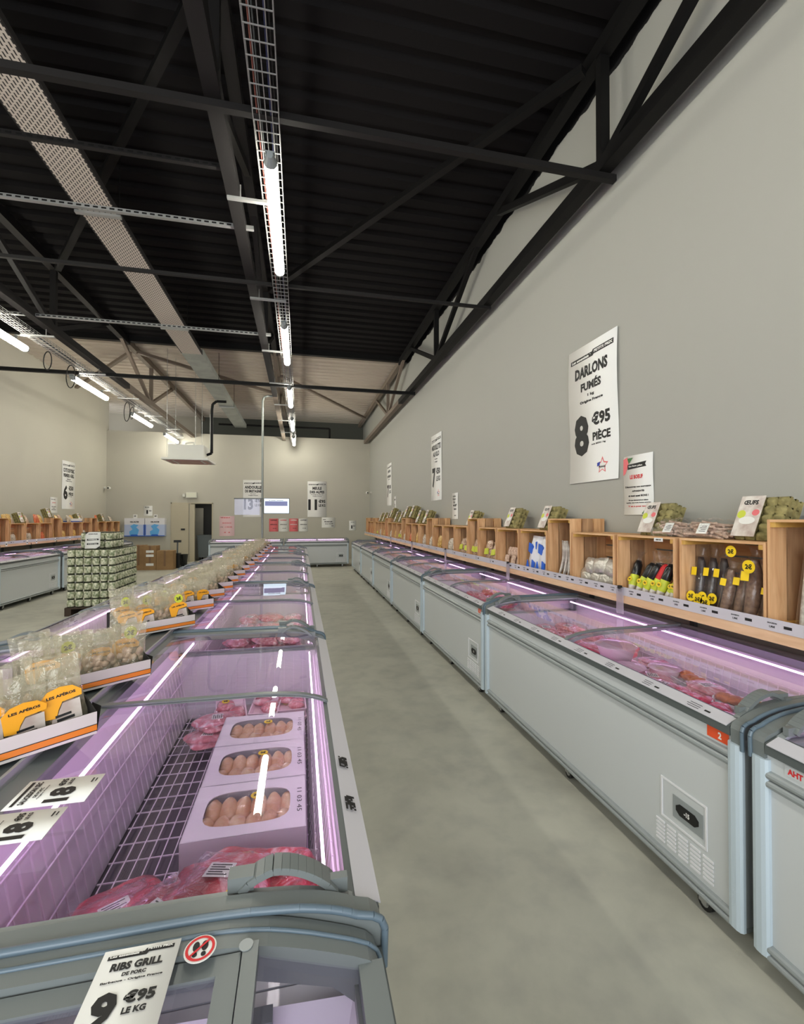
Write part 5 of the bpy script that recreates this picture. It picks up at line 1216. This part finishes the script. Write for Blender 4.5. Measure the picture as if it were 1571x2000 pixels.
for i, (x, m, tx, l) in enumerate([(-1.04, M_REDP, M_INK, 'red notice, leftmost of the four in a row on the back wall'), (-.66, M_PAPER, M_RED, 'white notice with red heading, second of four in a row on the back wall'), (-.26, M_REDP, M_PAPER, 'red notice with pale lettering, third of the four in a row on the back wall'), (.13, M_PAPER, M_INK, 'white notice, rightmost of the four in a row on the back wall')]):
    poster('wall_notice', (x, YE - .001, 1.40), 0, .35, .52, [('t', tx, 'OFFRE', .5, .12, .09, .7), ('t', M_INK if m is not M_REDP else tx, 'SPÉCIALE', .5, .45, .08, .75), ('t', M_INK, 'du mois', .6, .75, .06, .4)], l, sheet=m, cat='notice')
poster('wall_notice', (1.135, YE - .001, 1.50), 0, .54, .42, [('t', M_INK, 'le bon', .2, .2, .1, .2), ('t', M_INK, 'FROMAGES', .5, .42, .12, .6), ('t', M_INK, 'À LA COUPE', .55, .62, .12, .6), ('t', M_INK, 'ici', .8, .82, .1, .15)], 'white landscape notice under the poster with a big 11', cat='notice')
poster('wall_notice', (2.13, YE - .001, 1.37), 0, .28, .40, [('t', M_INK, '1', .4, .65, .35, .2), ('t', M_INK, '€95', .72, .55, .13, .3), ('t', M_INK, 'le lot', .5, .15, .08, .5)], 'small white price notice with a 1 near the back right corner', cat='notice')
poster('wall_notice', (-5.64, YE - .001, 1.96), 0, .30, .38, [('t', M_INK, '1', .4, .62, .38, .2), ('t', M_INK, '€50', .75, .5, .12, .3), ('t', M_INK, 'BOX', .4, .15, .1, .5)], 'small white price notice with a 1 above the blue boxes', cat='notice')

# ------------------------------------------------------------------ wall boxes, cartons, bins, doorway things
for i, x in enumerate((-6.04, -5.34)):
    t = empty('blue_display_box', (x, YE - .001, 1.34), 0, 'white and blue printed box on the back wall, the %s of the pair' % ('left' if i == 0 else 'right'), 'display box', 'blue printed boxes on the back wall')
    mb(M_BLUEBOX).box((-.34, -.22, -.34), (.34, 0, .10)).build('lower_body', t); mb(M_WHPK).box((-.34, -.22, .10), (.34, 0, .34)).build('upper_body', t)
    o = mb(M_CYAN); o.prism([(-.15, -.30), (-.02, -.33), (.12, -.26), (.16, -.1), (.06, .0), (.14, .08), (-.02, .12), (-.14, .04), (-.06, -.08), (-.17, -.16)], 'y', -.226, -.22); o.use(M_BLUED).prism([(-.14, -.34), (.14, -.34), (.1, -.27), (-.1, -.27)], 'y', -.23, -.22)
    o.use(M_BLUED).box((.31 if i == 0 else -.34, -.226, -.3), (.34 if i == 0 else -.31, -.22, .1)); o.use(M_BLUED).box((-.34, -.225, -.34), (.34, -.22, -.31)); o.use(M_INK); text(o, 'GLACE', 0, .2, .05, w=.3, y=-.227)
    o.build('printed_swirl', t)
    o = mb(M_PAPER); o.box((-.06, -.16, .34), (.08, -.155, .48)); o.use(M_INK); text(o, '2€', 0, .42, .06, w=.08, y=-.162); o.build('price_card', t)
def carton(x0, x1, y0, y1, h, label, labels=0):
    t = empty('cardboard_box', ((x0 + x1) / 2, (y0 + y1) / 2, 0), 0, label, 'box', 'brown cardboard boxes by the back wall')
    w, l = (x1 - x0) / 2, (y1 - y0) / 2
    mb(M_KRAFT).box((-w, -l, 0), (w, l, h)).build('carton', t)
    mb(M_TAPE).box((-.03, -l - .002, h * .2), (.03, l + .002, h + .002)).build('tape', t)
    if labels:
        o = mb(M_PAPER)
        for zz in (.72, .55, .18)[:labels]: o.box((-w * .6, -l - .004, h * zz), (w * .6, -l - .002, h * (zz + .1)))
        o.build('white_label', t)
carton(-5.25, -4.95, 16.25, 16.65, .80, 'tall brown cardboard box behind the pallet stack')
carton(-4.94, -4.56, 16.2, 16.6, .78, 'brown cardboard box with white labels', 3)
carton(-4.54, -4.05, 16.15, 16.55, .62, 'lower brown cardboard box without labels, right of the labelled one')
t = empty('waste_bin', (-3.95, 17.1, 0), 0, 'small black waste bin in front of the door leaf', 'bin'); mb(M_BLKPK).lathe([(0, 0), (.11, 0), (.15, .42), (.16, .43), (.14, .42), (.1, .01), (0, .01)], 18).build('bucket', t)
t = empty('black_scrubber', (-4.06, 16.75, 0), 0, 'upright black cleaning machine beside the cardboard boxes', 'cleaning machine')
mb(M_BLKPK).box((-.09, -.12, .1), (.09, .12, .5)).build('body', t); mb(M_BLKPK).box((-.11, -.14, .0), (.11, .14, .1)).build('base', t); mb(M_GREYD).cyl((0, 0, .5), (0, .02, .88), .025, n=10).build('handle', t); mb(M_BLKPK).box((-.11, -.04, .86), (.11, .06, .94)).build('head', t)
t = empty('wheeled_bin', (-3.70, 19.75, 0), 0, 'grey wheeled container standing inside the open doorway', 'container')
o = mb(M_BIN); o.add([(-.24, -.3, .12), (.24, -.3, .12), (.24, .3, .12), (-.24, .3, .12), (-.29, -.35, .95), (.29, -.35, .95), (.29, .35, .95), (-.29, .35, .95)], [(0, 3, 2, 1), (4, 5, 6, 7), (0, 1, 5, 4), (1, 2, 6, 5), (2, 3, 7, 6), (3, 0, 4, 7)]); o.build('tub', t)
mb(M_BIN).box((-.31, -.37, .95), (.31, .37, 1.0)).build('lid', t)
for sx in (-.2, .2):
    for sy in (-.25, .25): mb(M_RUBBER).cyl((sx - .02, sy, .06), (sx + .02, sy, .06), .06, n=14).build('wheel', t)
tag(mb(M_WALL).box((-4.3, 20.55, .9), (-3.98, 20.6, 2.1)).box((-4.3,20.5,0),(-3.98,20.9,.9)).build('store_cupboard'), 'pale cupboard seen through the open doorway', 'cupboard')

# ------------------------------------------------------------------ pallet stack of tins
t = empty('pallet', (-3.95, 8.92, 0), 0, 'dark wooden pallet under the stack of tins', 'pallet')
o = mb(M_PALLET)
for k in range(5): o.box((0, k * .255, .12), (.82, k * .255 + .18, .145))
o.build('deck_boards', t)
o = mb(M_PALLET)
for x in (0, .36, .72): o.box((x, 0, 0), (x + .1, 1.2, .12))
o.build('runners', t)
def tin():
    t = empty('food_tin'); r, h = .061, .142
    mb(M_TINL).lathe([(r - .010, .012), (r, .026), (r, h - .030), (r - .010, h - .016)], 18).build('label_wrap', t)
    mb(M_TIN).lathe([(0, 0), (r - .012, 0), (r - .010, .012)], 18).lathe([(r - .010, h - .016), (r - .012, h), (0, h)], 18).build('metal_can', t)
    return t
TN = tin(); ut = []; px, py, pz = -3.945, 8.93, .146; st = .1285; hh = .1435
for k in range(7):
    for i in range(6):
        for j in range(9):
            if j == 0 or i == 5 or (k == 6):
                side = ('front face, %s column from the left' % ordn[i]) if j == 0 else (('aisle-side face, %s column back' % ordn[j]) if i == 5 else ('open top, %s back, %s from left' % (ordn[j], ordn[i])))
                inst(TN, ut, (px + .064 + i * st, py + .064 + j * st, pz + k * hh), random.uniform(0, 6), 'green tin on the pallet, %s, %s layer up' % (side, ordn[k]), 'food tins of the pallet stack', cat='tin')
for k in range(2):
    for i in range(1, 5):
        for j in range(1, 6):
            if j == 1 or i == 4 or k == 1: inst(TN, ut, (px + .064 + i * st, py + .13 + j * st, pz + (7 + k) * hh), random.uniform(0, 6), 'green tin of the raised block, %s tier, %s from left, %s back' % (('lower', 'upper')[k], ordn[i - 1], ordn[j - 1]), 'food tins of the raised block', cat='tin')
sg = [('p', M_INK, [(0, 0), (.2, 0), (0, .15)]), ('t', M_INK, 'LE BON PLAN', .5, .12, .07, .6), ('p', M_INK, [(.12, .42), (.88, .40), (.9, .5), (.12, .52)]), ('t', M_PAPER, 'CONSERVES', .5, .46, .06, .6, 2), ('p', M_INK, [(.12, .68), (.88, .66), (.9, .76), (.12, .78)]), ('t', M_PAPER, 'À PETIT PRIX', .5, .72, .06, .6, 2), ('p', M_INK, [(1, 1), (.75, 1), (1, .85)])]
poster('stack_sign', (px + .38, py + .10, pz + 7 * hh + .15), 0, .23, .29, sg, 'white sign with black bands standing on the pallet stack of tins', tilt=(R(-8), 0, R(4)), cat='sign')
bpy.context.view_layer.update()
